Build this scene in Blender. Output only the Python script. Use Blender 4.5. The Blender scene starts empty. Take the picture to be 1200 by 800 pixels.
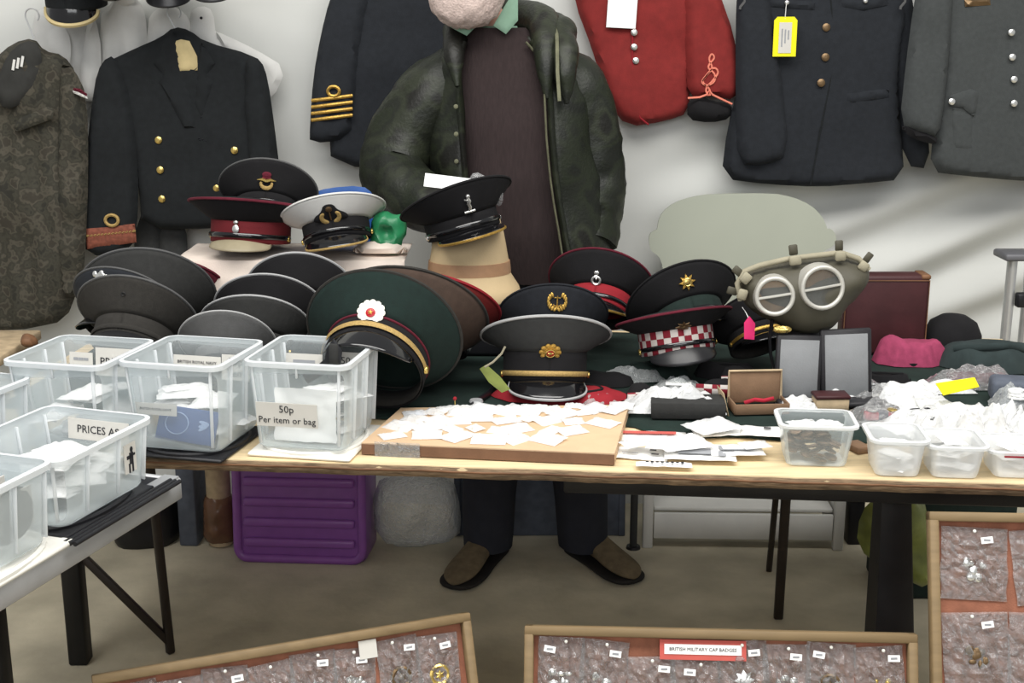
import bpy, bmesh, math, random
from mathutils import Vector, Matrix, noise
from mathutils.geometry import delaunay_2d_cdt
random.seed(7)
SC = bpy.context.scene
COL = SC.collection
# ------------------------------------------------------------------ camera, light, exposure
F, PITCH, CAMZ = 1500.0, math.radians(14), 1.52
cd = bpy.data.cameras.new('camera'); cam = bpy.data.objects.new('camera', cd); COL.objects.link(cam)
cam.location = (0, 0, CAMZ); cam.rotation_euler = (math.pi/2 - PITCH, 0, 0)
cd.sensor_width = 36; cd.lens = 36*F/1200; cd.clip_start = .05; cd.clip_end = 60
SC.camera = cam
w = bpy.data.worlds.new('hall'); SC.world = w; w.use_nodes = True
w.node_tree.nodes['Background'].inputs[0].default_value = (.98, .99, 1, 1)
w.node_tree.nodes['Background'].inputs[1].default_value = .34
def area(name, loc, rot, sx, sy, power, col):
    l = bpy.data.lights.new(name, 'AREA'); l.shape = 'RECTANGLE'; l.size = sx; l.size_y = sy; l.energy = power; l.color = col
    o = bpy.data.objects.new(name, l); COL.objects.link(o); o.location = loc; o.rotation_euler = rot
area('hall_tube_lights', (.1, 1.3, 3.6), (math.radians(14), 0, 0), 4.6, 1.6, 170, (1, .98, .94))
area('hall_far_lights', (-.2, -3.4, 3.1), (math.radians(66), 0, 0), 5, 2.2, 120, (.96, .98, 1))
vs = SC.view_settings
vs.view_transform = 'Standard'; vs.look = 'None'; vs.gamma = 1; vs.use_curve_mapping = False; vs.exposure = .08
# ------------------------------------------------------------------ pixels to places
CP, SP = math.cos(PITCH), math.sin(PITCH)
def ray(px, py):
    u, v = (px-600)/F, (400-py)/F
    return Vector((u, CP + v*SP, -SP + v*CP))
def atY(px, py, Y):
    r = ray(px, py); t = Y/r.y
    return Vector((r.x*t, Y, CAMZ + r.z*t))
def atZ(px, py, z):
    r = ray(px, py); t = (z-CAMZ)/r.z
    return Vector((r.x*t, r.y*t, z))
def ppm(p):                                   # pixels per metre at a place
    return F/(p.y*CP - (p.z-CAMZ)*SP)
# ------------------------------------------------------------------ materials
def lin(c):
    return tuple((x/255/12.92 if x/255 <= .04045 else ((x/255+.055)/1.055)**2.4) for x in c)
MATS = {}
def mat(name, rgb, rough=.8, met=0., var=.18, scale=30., bump=.12, bscale=300., spec=.35, rgb2=None, detail=4., coat=0., stretch=None):
    m = bpy.data.materials.new(name); m.use_nodes = True; MATS[name] = m
    nt = m.node_tree; b = nt.nodes['Principled BSDF']; L = nt.links.new
    tc = nt.nodes.new('ShaderNodeTexCoord'); mp = nt.nodes.new('ShaderNodeMapping'); L(tc.outputs['Object'], mp.inputs[0])
    if stretch: mp.inputs['Scale'].default_value = stretch
    n = nt.nodes.new('ShaderNodeTexNoise'); n.inputs['Scale'].default_value = scale; n.inputs['Detail'].default_value = detail
    L(mp.outputs[0], n.inputs['Vector'])
    r = nt.nodes.new('ShaderNodeValToRGB'); L(n.outputs['Fac'], r.inputs[0])
    c = lin(rgb); c2 = lin(rgb2) if rgb2 else None
    r.color_ramp.elements[0].position = .32; r.color_ramp.elements[1].position = .68
    r.color_ramp.elements[0].color = (*[x*(1-var) for x in c], 1)
    r.color_ramp.elements[1].color = (*(c2 if c2 else [min(1, x*(1+var)) for x in c]), 1)
    L(r.outputs[0], b.inputs['Base Color'])
    b.inputs['Roughness'].default_value = rough; b.inputs['Metallic'].default_value = met
    b.inputs['Specular IOR Level'].default_value = spec; b.inputs['Coat Weight'].default_value = coat
    if bump:
        n2 = nt.nodes.new('ShaderNodeTexNoise'); n2.inputs['Scale'].default_value = bscale; n2.inputs['Detail'].default_value = 3
        L(mp.outputs[0], n2.inputs['Vector'])
        bp = nt.nodes.new('ShaderNodeBump'); bp.inputs['Strength'].default_value = bump; bp.inputs['Distance'].default_value = .004
        L(n2.outputs['Fac'], bp.inputs['Height']); L(bp.outputs[0], b.inputs['Normal'])
    return m
def clear(name, rgb, body=.25, edge=.75, rough=.12, bump=0., bscale=40.):
    """thin see-through plastic: transparent mixed with a glossy skin, denser at grazing angles as real film is"""
    m = bpy.data.materials.new(name); m.use_nodes = True; MATS[name] = m
    nt = m.node_tree; b = nt.nodes['Principled BSDF']; L = nt.links.new; out = nt.nodes['Material Output']
    b.inputs['Base Color'].default_value = (*lin(rgb), 1); b.inputs['Roughness'].default_value = rough
    t = nt.nodes.new('ShaderNodeBsdfTransparent'); mx = nt.nodes.new('ShaderNodeMixShader')
    fr = nt.nodes.new('ShaderNodeFresnel'); fr.inputs[0].default_value = 1.45
    mr = nt.nodes.new('ShaderNodeMapRange'); mr.inputs[1].default_value = .03; mr.inputs[2].default_value = .6
    mr.inputs[3].default_value = body; mr.inputs[4].default_value = edge
    L(fr.outputs[0], mr.inputs[0]); L(mr.outputs[0], mx.inputs[0]); L(t.outputs[0], mx.inputs[1]); L(b.outputs[0], mx.inputs[2]); L(mx.outputs[0], out.inputs[0])
    if bump:
        tc = nt.nodes.new('ShaderNodeTexCoord'); n2 = nt.nodes.new('ShaderNodeTexNoise'); n2.inputs['Scale'].default_value = bscale; n2.inputs['Detail'].default_value = 3
        n2.inputs['Distortion'].default_value = 1.2
        L(tc.outputs['Object'], n2.inputs['Vector'])
        bp = nt.nodes.new('ShaderNodeBump'); bp.inputs['Strength'].default_value = bump; bp.inputs['Distance'].default_value = .01
        L(n2.outputs['Fac'], bp.inputs['Height']); L(bp.outputs[0], b.inputs['Normal']); L(bp.outputs[0], fr.inputs['Normal'])
    return m
def camo(name, cols, scale, rough=.85, bump=.2, stretch=None):
    m = mat(name, cols[0], rough=rough, scale=scale, bump=bump, bscale=120, detail=2.5, stretch=stretch)
    r = [n for n in m.node_tree.nodes if n.type == 'VALTORGB'][0].color_ramp
    r.interpolation = 'EASE'
    while len(r.elements) < len(cols): r.elements.new(.5)
    for i, (e, c) in enumerate(zip(r.elements, cols)):
        e.position = .34 + .3*i/(len(cols)-1); e.color = (*lin(c), 1)
    return m
def diced(name, a, b_, cx=.017):
    m = mat(name, a, rough=.85); nt = m.node_tree; b = nt.nodes['Principled BSDF']; L = nt.links.new
    tc = nt.nodes.new('ShaderNodeTexCoord'); w1 = nt.nodes.new('ShaderNodeTexChecker'); w1.inputs['Scale'].default_value = 1/cx
    w1.inputs[1].default_value = (*lin(a), 1); w1.inputs[2].default_value = (*lin(b_), 1)
    L(tc.outputs['UV'], w1.inputs['Vector']); L(w1.outputs['Color'], b.inputs['Base Color'])
    return m
mat('backdrop', (204, 205, 201), .9, var=.04, scale=3, bump=.1, bscale=25)
mat('concrete', (182, 174, 153), .9, var=.22, scale=5, bump=.25, bscale=60, detail=8)
mat('navy', (31, 33, 38), .92, var=.15, scale=60, bump=.1)
mat('navy_dark', (24, 27, 29), .92, var=.15, scale=60, bump=.1)
mat('midnight', (33, 36, 41), .92, var=.12, scale=60)
mat('black_cloth', (21, 20, 22), .95, var=.15)
mat('grey_cloth', (65, 68, 68), .92, var=.08, scale=80)
mat('charcoal', (49, 49, 48), .95, var=.1, scale=80)
mat('charcoal_brown', (46, 44, 41), .95, var=.12, scale=80)
mat('blue_grey', (55, 56, 56), .92, var=.08, scale=80)
mat('mid_grey', (76, 76, 76), .92, var=.08, scale=80)
mat('scarlet', (124, 37, 35), .88, var=.1, scale=40)
mat('red_dark', (104, 28, 34), .85, var=.08)
mat('red_band', (140, 28, 38), .85, var=.08)
mat('maroon', (92, 24, 40), .9, var=.15, scale=60)
mat('beret_maroon', (148, 58, 88), .9, var=.15, scale=60)
mat('green_crown', (13, 31, 27), .9, var=.15, scale=60)
mat('dark_green', (22, 36, 32), .9, var=.15, scale=60)
mat('brown_cloth', (66, 52, 44), .9, var=.12, scale=60)
mat('white_cloth', (214, 213, 209), .9, var=.04, scale=20)
mat('cream_cloth', (228, 214, 202), .9, var=.06, scale=20)
mat('piping_grey', (165, 165, 165), .8, var=.05)
mat('piping_dim', (84, 84, 84), .8, var=.05)
mat('patent', (17, 17, 19), .12, var=.05, bump=0, spec=.6, coat=.4)
mat('patent_soft', (34, 34, 36), .38, var=.05, bump=0, spec=.5)
mat('grey_patent', (98, 98, 102), .45, var=.05, bump=0, spec=.5)
mat('cream_peak', (150, 140, 116), .4, var=.08, bump=0)
mat('gold', (206, 166, 84), .35, .75, var=.2, scale=200, bump=.3, bscale=500)
mat('gold_cord', (176, 148, 92), .6, .25, var=.2, scale=300, bump=.4, bscale=700)
mat('brass', (214, 186, 110), .25, .85, var=.1, bump=.1)
mat('silver', (225, 225, 222), .25, .8, var=.08, bump=.1)
mat('bronze', (120, 98, 72), .4, .7, var=.15)
mat('enamel_red', (170, 30, 40), .3, bump=0)
mat('enamel_white', (240, 236, 224), .35, bump=0, var=.03)
mat('faded_lace', (126, 72, 56), .8, .1, var=.25, scale=90)
mat('pink_cord', (226, 132, 110), .8, var=.1)
mat('tan_label', (196, 178, 132), .8, var=.1)
camo('flecktarn', [(44, 43, 37), (62, 60, 51), (52, 50, 42), (76, 72, 62), (56, 52, 44)], 28)
camo('smock', [(23, 26, 20), (33, 38, 26), (28, 31, 24), (42, 46, 34), (24, 24, 20)], 8, rough=.48, bump=.35)
mat('smock_tape', (108, 108, 86), .7, var=.2, scale=40)
mat('collar_dark', (50, 50, 48), .9, var=.15)
mat('sweater', (47, 37, 37), .95, var=.12, scale=150, bump=.4, bscale=250, stretch=(1, 1, .15))
mat('shirt_green', (122, 152, 132), .85, var=.05)
mat('skin', (206, 158, 140), .55, var=.06, scale=25, bump=.05)
mat('lips', (176, 110, 100), .5, var=.06)
mat('eye_white', (230, 228, 222), .2, var=.02, bump=0)
mat('iris', (70, 82, 88), .2, var=.1, bump=0)
mat('beard', (210, 190, 182), .9, var=.12, scale=120, bump=.6, bscale=200)
mat('trousers', (36, 38, 46), .92, var=.12)
mat('suede', (98, 86, 66), .9, var=.2, scale=40)
mat('sole', (32, 29, 27), .8)
mat('ply_top', (220, 198, 158), .6, var=.14, scale=8, bump=.05, stretch=(1, 9, 1))
mat('ply_edge', (118, 98, 76), .85, var=.45, scale=30, bump=.4, bscale=80, stretch=(1, 1, 8))
mat('black_metal', (26, 26, 27), .5, var=.25, scale=20, bump=.1)
mat('brown_metal', (46, 39, 34), .5, var=.2, scale=20)
mat('steel', (190, 191, 192), .35, .25, var=.08, scale=12, bump=.03)
mat('chrome', (205, 206, 206), .3, .7, var=.05, bump=0)
mat('green_baize', (25, 41, 36), .95, var=.2, scale=20, bump=.2)
mat('cardboard', (206, 176, 142), .85, var=.07, scale=15)
mat('card_edge', (118, 88, 68), .9, var=.12, scale=30)
mat('brown_card', (124, 98, 76), .9, var=.1, scale=30)
mat('paper', (246, 246, 244), .85, var=.02, bump=.03, bscale=60)
mat('paper_grey', (206, 203, 196), .85, var=.03, bump=0)
mat('ink', (40, 40, 44), .8, var=.05, bump=0)
mat('ink_grey', (150, 152, 156), .8, var=.1, bump=0)
mat('yellow_card', (240, 228, 20), .6, var=.03, bump=0)
mat('pink_card', (222, 46, 112), .6, var=.03, bump=0)
mat('blue_card', (74, 98, 146), .5, var=.06, bump=0)
mat('pale_blue', (150, 172, 208), .5, var=.06, bump=0)
mat('black_plastic', (28, 28, 31), .4, var=.08, bump=0)
mat('white_plastic', (232, 230, 222), .35, var=.03, bump=0)
mat('purple', (136, 82, 158), .3, var=.06, bump=.03, bscale=20, spec=.5)
mat('rubber_olive', (74, 71, 59), .55, var=.12, scale=25, bump=.08, bscale=80)
mat('webbing', (150, 144, 124), .8, var=.1)
mat('lens_ring', (190, 188, 180), .4, .35, var=.06, bump=0)
mat('maroon_case', (64, 32, 34), .5, var=.2, scale=14, bump=.08, bscale=80)
mat('grey_lining', (132, 134, 136), .7, var=.04)
mat('dark_frame', (38, 37, 40), .5)
mat('frame_wood', (128, 108, 78), .6, var=.12, scale=12, bump=.05, stretch=(.6, 6, 6))
mat('frame_shade_wood', (150, 116, 88), .6, var=.12, scale=12, bump=.05, stretch=(.6, 6, 6))
mat('cork', (142, 92, 72), .9, var=.15, scale=40, bump=.2)
mat('red_paper', (196, 92, 84), .8, var=.05, bump=0)
mat('grey_board', (170, 174, 160), .55, var=.03, scale=4, bump=0)
mat('white_paint', (206, 206, 202), .6, var=.06, scale=10, bump=.05)
mat('mannequin', (206, 182, 142), .75, var=.06, scale=14)
mat('tape_tan', (172, 134, 102), .5, var=.1)
mat('blue_plastic', (28, 74, 138), .45, var=.1, bump=.1, bscale=20)
mat('green_bag', (44, 128, 84), .3, var=.4, scale=18, bump=.4, bscale=20)
mat('lime_bag', (120, 130, 66), .4, var=.35, scale=14, bump=.5, bscale=18)
mat('brown_bag', (110, 80, 60), .25, var=.25, scale=14, bump=.5, bscale=24)
mat('cream_box', (178, 158, 128), .8)
mat('slate_box', (88, 94, 106), .7)
mat('garment_green', (44, 54, 54), .95, var=.18, scale=30, bump=.2, bscale=40)
mat('wood_dark', (110, 78, 54), .6, var=.3, scale=10, stretch=(1, 8, 1))
mat('bin_clear_solid', (214, 224, 228), .25, var=.02, bump=0)
mat('ribbon_red', (176, 36, 56), .8)
mat('ribbon_navy', (36, 40, 62), .8)
mat('coin', (104, 86, 70), .4, .6, var=.3, scale=60)
diced('dicing', (122, 26, 40), (196, 188, 182))
clear('bin', (238, 246, 248), .13, .6, .2)
clear('bin_rim', (244, 248, 250), .5, .85, .25)
clear('tub', (248, 250, 250), .4, .85, .25)
clear('film', (205, 205, 205), .26, .98, .07, bump=.9, bscale=55)
MATS['film'].node_tree.nodes['Principled BSDF'].inputs['Specular IOR Level'].default_value = 1
MATS['film'].node_tree.nodes['Principled BSDF'].inputs['Coat Weight'].default_value = 1
clear('film_soft', (228, 232, 232), .3, .9, .15, bump=1., bscale=38)
clear('film_thick', (250, 251, 251), .6, .95, .18, bump=.8, bscale=30)
clear('glass', (210, 214, 214), .06, .8, .04)
# ------------------------------------------------------------------ mesh helpers: every shape is (verts, faces)
WM = {}
def base_of(V):
    xs = [v.x for v in V]; ys = [v.y for v in V]
    return Vector(((min(xs)+max(xs))/2, (min(ys)+max(ys))/2, min(v.z for v in V)))
def mk(name, g, m, parent=None, smooth=True, uv=None, solid=0, sub=0):
    """g in world metres; a part shares the origin of its thing"""
    V, Fc = g; V = [Vector(v) for v in V]
    if parent is not None: W = WM[parent]
    else: W = Matrix.Translation(base_of(V))
    Wi = W.inverted()
    me = bpy.data.meshes.new(name); me.from_pydata([Wi @ v for v in V], [], Fc); me.update()
    bm = bmesh.new(); bm.from_mesh(me); bmesh.ops.recalc_face_normals(bm, faces=bm.faces); bm.to_mesh(me); bm.free()
    if smooth: me.polygons.foreach_set('use_smooth', [True]*len(me.polygons)); 
    if smooth and hasattr(me, 'set_sharp_from_angle'): me.set_sharp_from_angle(angle=math.radians(48))
    if uv is not None:
        ul = me.uv_layers.new()
        for l in me.loops: ul.data[l.index].uv = uv[l.vertex_index]
    me.materials.append(MATS[m])
    o = bpy.data.objects.new(name, me); COL.objects.link(o)
    if parent is not None: o.parent = parent
    else: o.matrix_basis = W
    WM[o] = W
    if solid:
        md = o.modifiers.new('thickness', 'SOLIDIFY'); md.thickness = solid; md.offset = 0
    if sub:
        md = o.modifiers.new('smooth', 'SUBSURF'); md.levels = sub; md.render_levels = sub
    return o
def tag(o, label, cat, group=None):
    o['label'] = label; o['category'] = cat
    if group: o['group'] = group
    return o
def thing(name, label, cat, loc, group=None, M=None):
    o = bpy.data.objects.new(name, None); COL.objects.link(o); o.empty_display_size = .03
    W = M if M is not None else Matrix.Translation(Vector(loc))
    o.matrix_basis = W; WM[o] = W
    return tag(o, label, cat, group)
def struct(name, g, m, **k):
    o = mk(name, g, m, **k); o['kind'] = 'structure'; return o
def join(*gs):
    V, Fc = [], []
    for v, f in gs:
        n = len(V); V += list(v); Fc += [tuple(i+n for i in q) for q in f]
    return V, Fc
def tf(g, M): return [M @ Vector(v) for v in g[0]], g[1]
def T(x, y, z): return Matrix.Translation(Vector((x, y, z)))
def R(deg, ax): return Matrix.Rotation(math.radians(deg), 4, ax)
def bx(sx, sy, sz, bev=0, c=(0, 0, 0), seg=1):
    bm = bmesh.new(); bmesh.ops.create_cube(bm, size=1)
    for v in bm.verts: v.co = Vector((v.co.x*sx+c[0], v.co.y*sy+c[1], v.co.z*sz+c[2]))
    if bev: bmesh.ops.bevel(bm, geom=list(bm.edges), offset=bev, segments=seg, affect='EDGES', profile=.5)
    bm.verts.index_update()
    g = [v.co.copy() for v in bm.verts], [tuple(v.index for v in f.verts) for f in bm.faces]; bm.free(); return g
def span(a, b, wx, wz, bev=.001):
    """a bar from a to b with section wx * wz"""
    a, b = Vector(a), Vector(b); d = b-a
    q = d.to_track_quat('Z', 'Y').to_matrix().to_4x4()
    return tf(bx(wx, wz, d.length, bev), Matrix.Translation((a+b)/2) @ q)
def loft(rings, closed=True, caps=True):
    n = len(rings[0]); V = [Vector(p) for r in rings for p in r]; Fc = []
    for i in range(len(rings)-1):
        for j in range(n if closed else n-1):
            k = (j+1) % n
            Fc.append((i*n+j, i*n+k, (i+1)*n+k, (i+1)*n+j))
    if closed and caps:
        Fc.append(tuple(range(n))[::-1]); Fc.append(tuple((len(rings)-1)*n+j for j in range(n)))
    return V, Fc
def tube(path, r, n=8, closed=False, flat=1., up=None):
    P = [Vector(p) for p in path]; N = len(P); rings = []
    prev = None
    for i, p in enumerate(P):
        a = P[(i-1) % N] if (closed or i > 0) else p; b = P[(i+1) % N] if (closed or i < N-1) else p
        t = (b-a).normalized()
        ref = up if up is not None else (prev if prev is not None else (Vector((0, 0, 1)) if abs(t.z) < .9 else Vector((0, 1, 0))))
        u = (ref - t*ref.dot(t)); u = u.normalized() if u.length > 1e-6 else t.orthogonal().normalized()
        prev = u; s = t.cross(u); rr = r[i] if isinstance(r, (list, tuple)) else r
        rings.append([p + u*math.cos(2*math.pi*j/n)*rr + s*math.sin(2*math.pi*j/n)*rr*flat for j in range(n)])
    if closed:
        rings.append(rings[0]); V, Fc = loft(rings[:-1], True, False); m = len(rings)-1
        for j in range(n): Fc.append(((m-1)*n+j, (m-1)*n+(j+1) % n, (j+1) % n, j))
        return V, Fc
    return loft(rings)
def lathe(prof, n=32, sx=1., sy=1.):
    rings = [[Vector((r*math.cos(2*math.pi*j/n)*sx, r*math.sin(2*math.pi*j/n)*sy, z)) for j in range(n)] for r, z in prof]
    return loft(rings)
def disc(r, h, n=20, dome=.35):
    return lathe([(r, 0), (r, h*(1-dome)), (r*.7, h*.93), (r*.3, h), (.0004, h)], n)
def grid(nu, nv, fn):
    V = [Vector(fn(i/nu, j/nv)) for j in range(nv+1) for i in range(nu+1)]
    Fc = [(j*(nu+1)+i, j*(nu+1)+i+1, (j+1)*(nu+1)+i+1, (j+1)*(nu+1)+i) for j in range(nv) for i in range(nu)]
    return V, Fc
def resample(P, step, closed=True):
    out = []; n = len(P)
    for i in range(n if closed else n-1):
        a, b = Vector(P[i]), Vector(P[(i+1) % n]); k = max(1, int((b-a).length/step))
        out += [a.lerp(b, t/k) for t in range(k)]
    return out
def smooth_poly(P, it=2):
    P = [Vector(p) for p in P]
    for _ in range(it):
        Q = []
        for i in range(len(P)):
            a, b = P[i], P[(i+1) % len(P)]; Q += [a.lerp(b, .25), a.lerp(b, .75)]
        P = Q
    return P
def pillow2(P, Tf, Tb, step, edge=.03, fold=0., fs=9., seed=0, stretch=(1., 1.)):
    """a padded shape with outline P (2D, metres): front and back skins bulge away from the outline; local x, depth -y, z"""
    B = resample(P, step); nb = len(B)
    xs = [p.x for p in B]; ys = [p.y for p in B]
    pts = list(B); y = min(ys)+step*.6; r = random.Random(seed)
    def dist(p):
        best = 1e9
        for i in range(nb):
            a = B[i]; b = B[(i+1) % nb]; ab = b-a; L2 = ab.length_squared
            t = 0 if L2 == 0 else max(0, min(1, (p-a).dot(ab)/L2)); d = (a+ab*t-p).length_squared
            if d < best: best = d
        return math.sqrt(best)
    row = 0
    while y < max(ys):
        x = min(xs)+(step*.5 if row % 2 else 0)
        while x < max(xs): pts.append(Vector((x, y))); x += step
        y += step*.87; row += 1
    keep = B + [p for p in pts[nb:] if dist(p) > step*.45]
    vo, _, fo, _, _, _ = delaunay_2d_cdt([Vector((p.x, p.y)) for p in keep], [(i, (i+1) % nb) for i in range(nb)], [], 1, 1e-6)
    vo = list(vo); ed = {}
    for f in fo:
        for i in range(3):
            e = tuple(sorted((f[i], f[(i+1) % 3]))); ed[e] = ed.get(e, 0)+1
    rim_ = {i for e, c in ed.items() if c == 1 for i in e}; f2 = []; mids = set()
    for f in fo:                                   # a corner triangle gets a centre of its own, so that front and back part
        if all(i in rim_ for i in f):
            vo.append((vo[f[0]]+vo[f[1]]+vo[f[2]])/3); k = len(vo)-1
            f2 += [(f[0], f[1], k), (f[1], f[2], k), (f[2], f[0], k)]
        else: f2.append(tuple(f))
    fo = f2
    n = len(vo); h = []
    isb = set(); cnt = {}
    for f in fo:
        for i in range(3):
            e = tuple(sorted((f[i], f[(i+1) % 3]))); cnt[e] = cnt.get(e, 0)+1
    for e, c in cnt.items():
        if c == 1: isb.update(e)
    for i, p in enumerate(vo):
        d = 0 if i in isb else dist(p)
        q = min(1, d/edge); s = math.sqrt(max(0, 1-(1-q)**2))
        nz = noise.noise(Vector((p.x*fs*stretch[0], p.y*fs*stretch[1], seed*3.7))) if fold else 0
        h.append((s, nz*fold*q))
    V = [Vector((p.x, -(Tf*h[i][0]+h[i][1]), p.y)) for i, p in enumerate(vo)]
    idx = {}; 
    for i, p in enumerate(vo):
        if i in isb: idx[i] = i
        else: idx[i] = len(V); V.append(Vector((p.x, Tb*h[i][0], p.y)))
    Fc = [tuple(f) for f in fo] + [tuple(idx[i] for i in f)[::-1] for f in fo if not all(i in isb for i in f)]
    return V, Fc
def pillow_px(P, Y, Tf, Tb=.004, step=.02, edge=.05, fold=.0, fs=9., seed=0, it=1, stretch=(1., 1.)):
    """outline given in photo pixels, hung in the upright plane at distance Y"""
    Q = [atY(x, y, Y) for x, y in P]; Q = [Vector((q.x, q.z)) for q in Q]
    g = pillow2(smooth_poly(Q, it), Tf, Tb, step, edge, fold, fs, seed, stretch)
    return tf(g, T(0, Y, 0))
def onface(g, M):                             # flat art in x (right), z (up) facing -y, put in frame M
    return tf(g, M)
def text_g(s, size, align='CENTER', depth=.0002):
    c = bpy.data.curves.new('t', 'FONT'); c.body = s; c.size = size; c.align_x = align; c.align_y = 'CENTER'; c.resolution_u = 2; c.extrude = depth
    o = bpy.data.objects.new('t', c); me = bpy.data.meshes.new_from_object(o)
    V = [Vector((v.co.x, -v.co.z-depth, v.co.y)) for v in me.vertices]; Fc = [tuple(p.vertices) for p in me.polygons]
    bpy.data.objects.remove(o); bpy.data.curves.remove(c); bpy.data.meshes.remove(me)
    return V, Fc
def star_g(r, r2, n, t):
    P = [Vector(((r if k % 2 == 0 else r2)*math.sin(math.pi*k/n), (r if k % 2 == 0 else r2)*math.cos(math.pi*k/n))) for k in range(2*n)]
    V = [Vector((p.x, 0, p.y)) for p in P] + [Vector((p.x*.9, -t*.5, p.y*.9)) for p in P] + [Vector((0, -t, 0))]
    m = 2*n; Fc = [(i, (i+1) % m, m+(i+1) % m, m+i) for i in range(m)] + [(m+i, m+(i+1) % m, 2*m) for i in range(m)] + [tuple(range(m))[::-1]]
    return V, Fc
def ell_g(rx, rz, t, n=20):
    return tf(disc(1, 1, n), Matrix(((rx, 0, 0, 0), (0, 0, -t, 0), (0, rz, 0, 0), (0, 0, 0, 1))))
# ------------------------------------------------------------------ the setting
struct('floor', grid(4, 4, lambda u, v: (-4+8*u, -2+6.3*v, 0)), 'concrete', smooth=False)
WALLY = 3.92
def wall_fn(u, v):
    x, z = -2.6+5.2*u, 2.7*v
    y = WALLY + .012*math.sin(x*7+1.5*noise.noise(Vector((x, z*.6, 0)))) + .01*noise.noise(Vector((x*3, z*1.2, 4)))
    sm = lambda a: (lambda c: c*c*(3-2*c))(max(0, min(1, a)))
    k = sm((x-.25)/.6)*sm((1.4-z)/.35)*sm((z-.45)/.25)   # gathered, pulled folds low on the right
    s = (z*1.0 - (x-.3)*.45)
    y += k*(.022*math.sin(s*26+3.5*noise.noise(Vector((x*1.3, z*1.3, 1)))) + .03*noise.noise(Vector((x*1.5, s*7, 9))))
    return x, min(y, WALLY+.06), z
struct('wall_back', grid(320, 220, wall_fn), 'backdrop')
# ------------------------------------------------------------------ main table
TZ = .74
TA = math.radians(-5.26)
MT = T(0, 2.185, 0) @ Matrix.Rotation(TA, 4, 'Z')
def onT(x, y, z=0): return MT @ Vector((x, y, TZ+z))
t = thing('trestle_table', 'long plywood-topped trestle table with black legs carrying the caps', 'table', MT @ Vector((0, .45, 0)))
def ply(x0, x1, y0, y1):
    n = 60; rings = []
    for i in range(n+1):
        x = x0+(x1-x0)*i/n; e = .004*noise.noise(Vector((x*9, 0, 0)))+.002*noise.noise(Vector((x*40, 3, 0)))
        rings.append([MT @ Vector(p) for p in ((x, y0+e, TZ), (x, y0+e-.001, TZ-.006), (x, y0+e+.002, TZ-.022), (x, y1, TZ-.022), (x, y1, TZ))])
    return loft(rings)
top = mk('table_top', ply(-1.14, 1.15, 0, 1.08), 'ply_top', t)
def edge_strip(z0, z1, off, m):
    def fn(u, v):
        x = -1.14+2.29*u; e = .004*noise.noise(Vector((x*9, 0, 0)))+.002*noise.noise(Vector((x*40, 3, 0)))
        return MT @ Vector((x, e-off, TZ+z0+(z1-z0)*v + .0015*noise.noise(Vector((x*25, z0*900, 0)))))
    return mk('edge_veneer', grid(120, 1, fn), m, top, solid=.001)
edge_strip(-.022, -.002, .0012, 'ply_edge'); edge_strip(-.012, -.008, .0018, 'wood_dark')
mk('front_rail', tf(bx(1.02, .03, .05, .003, (.6, .09, TZ-.048)), MT), 'black_metal', t)
mk('back_rail', tf(bx(2.2, .03, .03, .003, (0, 1.0, TZ-.038)), MT), 'black_metal', t)
def leg(a, b, wx, wz, m='black_metal', bev=.004): return mk('leg', span(a, b, wx, wz, bev), m, t)
p = atZ(95, 775, 0); leg((p.x, p.y, 0), (p.x, p.y, TZ-.022), .046, .046)
q = atZ(200, 765, 0); leg((q.x, q.y, 0), (q.x-.02, q.y-.02, TZ-.022), .02, .02, 'brown_metal')
mk('brace', span((p.x+.02, p.y, .285), (q.x, q.y, .03), .018, .018), 'brown_metal', t)
q = atZ(911, 722, 0); leg((q.x, q.y-.01, 0), (q.x-.01, q.y-.08, TZ-.022), .024, .024, 'brown_metal')
q2 = atZ(901, 668, 0); leg((q2.x, q2.y, 0), (q.x-.02, q.y-.06, TZ-.03), .016, .022, 'brown_metal')
a = atY(1046, 578, 2.27); b = atY(1042, 740, 2.27); d = (b-a)/(a.z-b.z)
foot = b + d*(b.z); topp = a - d*(TZ-.024-a.z)
mk('leg', loft([[Vector((c.x+sx*h, c.y+sy*h, c.z)) for sx, sy in ((-1, -1), (-.9, -1.05), (.9, -1.05), (1, -1), (1, 1), (-1, 1))] for c, h in ((foot, .046), (b, .037), (a, .0275), (topp, .026))]), 'black_metal', t)
leg(MT @ Vector((-1.05, .06, 0)), MT @ Vector((-1.05, .06, TZ-.022)), .05, .05)
# green cloth over the back of the table
def baize(u, v):
    x = -1.1+2.2*u; y0 = .265-.07*max(0, min(1, (x-.22)/.06)); y = y0+(1.05-y0)*v
    if v == 0: y += .03*noise.noise(Vector((x*6, 1, 0)))
    return onT(x, y, .003+.0012*noise.noise(Vector((x*12, y*12, 0))))
tag(mk('table_cloth', grid(60, 20, baize), 'green_baize', solid=.002), 'dark green cloth spread over the back of the plywood table', 'tablecloth')
# ------------------------------------------------------------------ left table, its metal edge running towards us
A = Vector((-.585, 2.135, 0)); B_ = Vector((-.735, 1.677, 0))
ey = (A-B_).normalized(); ex = Vector((ey.y, -ey.x, 0))
ML = Matrix(((ex.x, ey.x, 0, A.x), (ex.y, ey.y, 0, A.y), (0, 0, 1, 0), (0, 0, 0, 1)))
t = thing('folding_table', 'folding table with a bright metal edge at the left foreground', 'table', ML @ Vector((-.26, -.7, 0)))
mk('table_top', tf(bx(.43, 1.38, .018, .002, (-.226, -.70, TZ-.01)), ML), 'black_plastic', t)
mk('metal_edge', join(tf(bx(.012, 1.4, .04, .003, (-.006, -.70, TZ-.02)), ML), tf(bx(.03, 1.4, .004, .001, (-.018, -.70, TZ+.001)), ML)), 'steel', t)
mk('metal_edge', tf(bx(.44, .012, .04, .003, (-.22, -.003, TZ-.02)), ML), 'steel', t)
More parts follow.
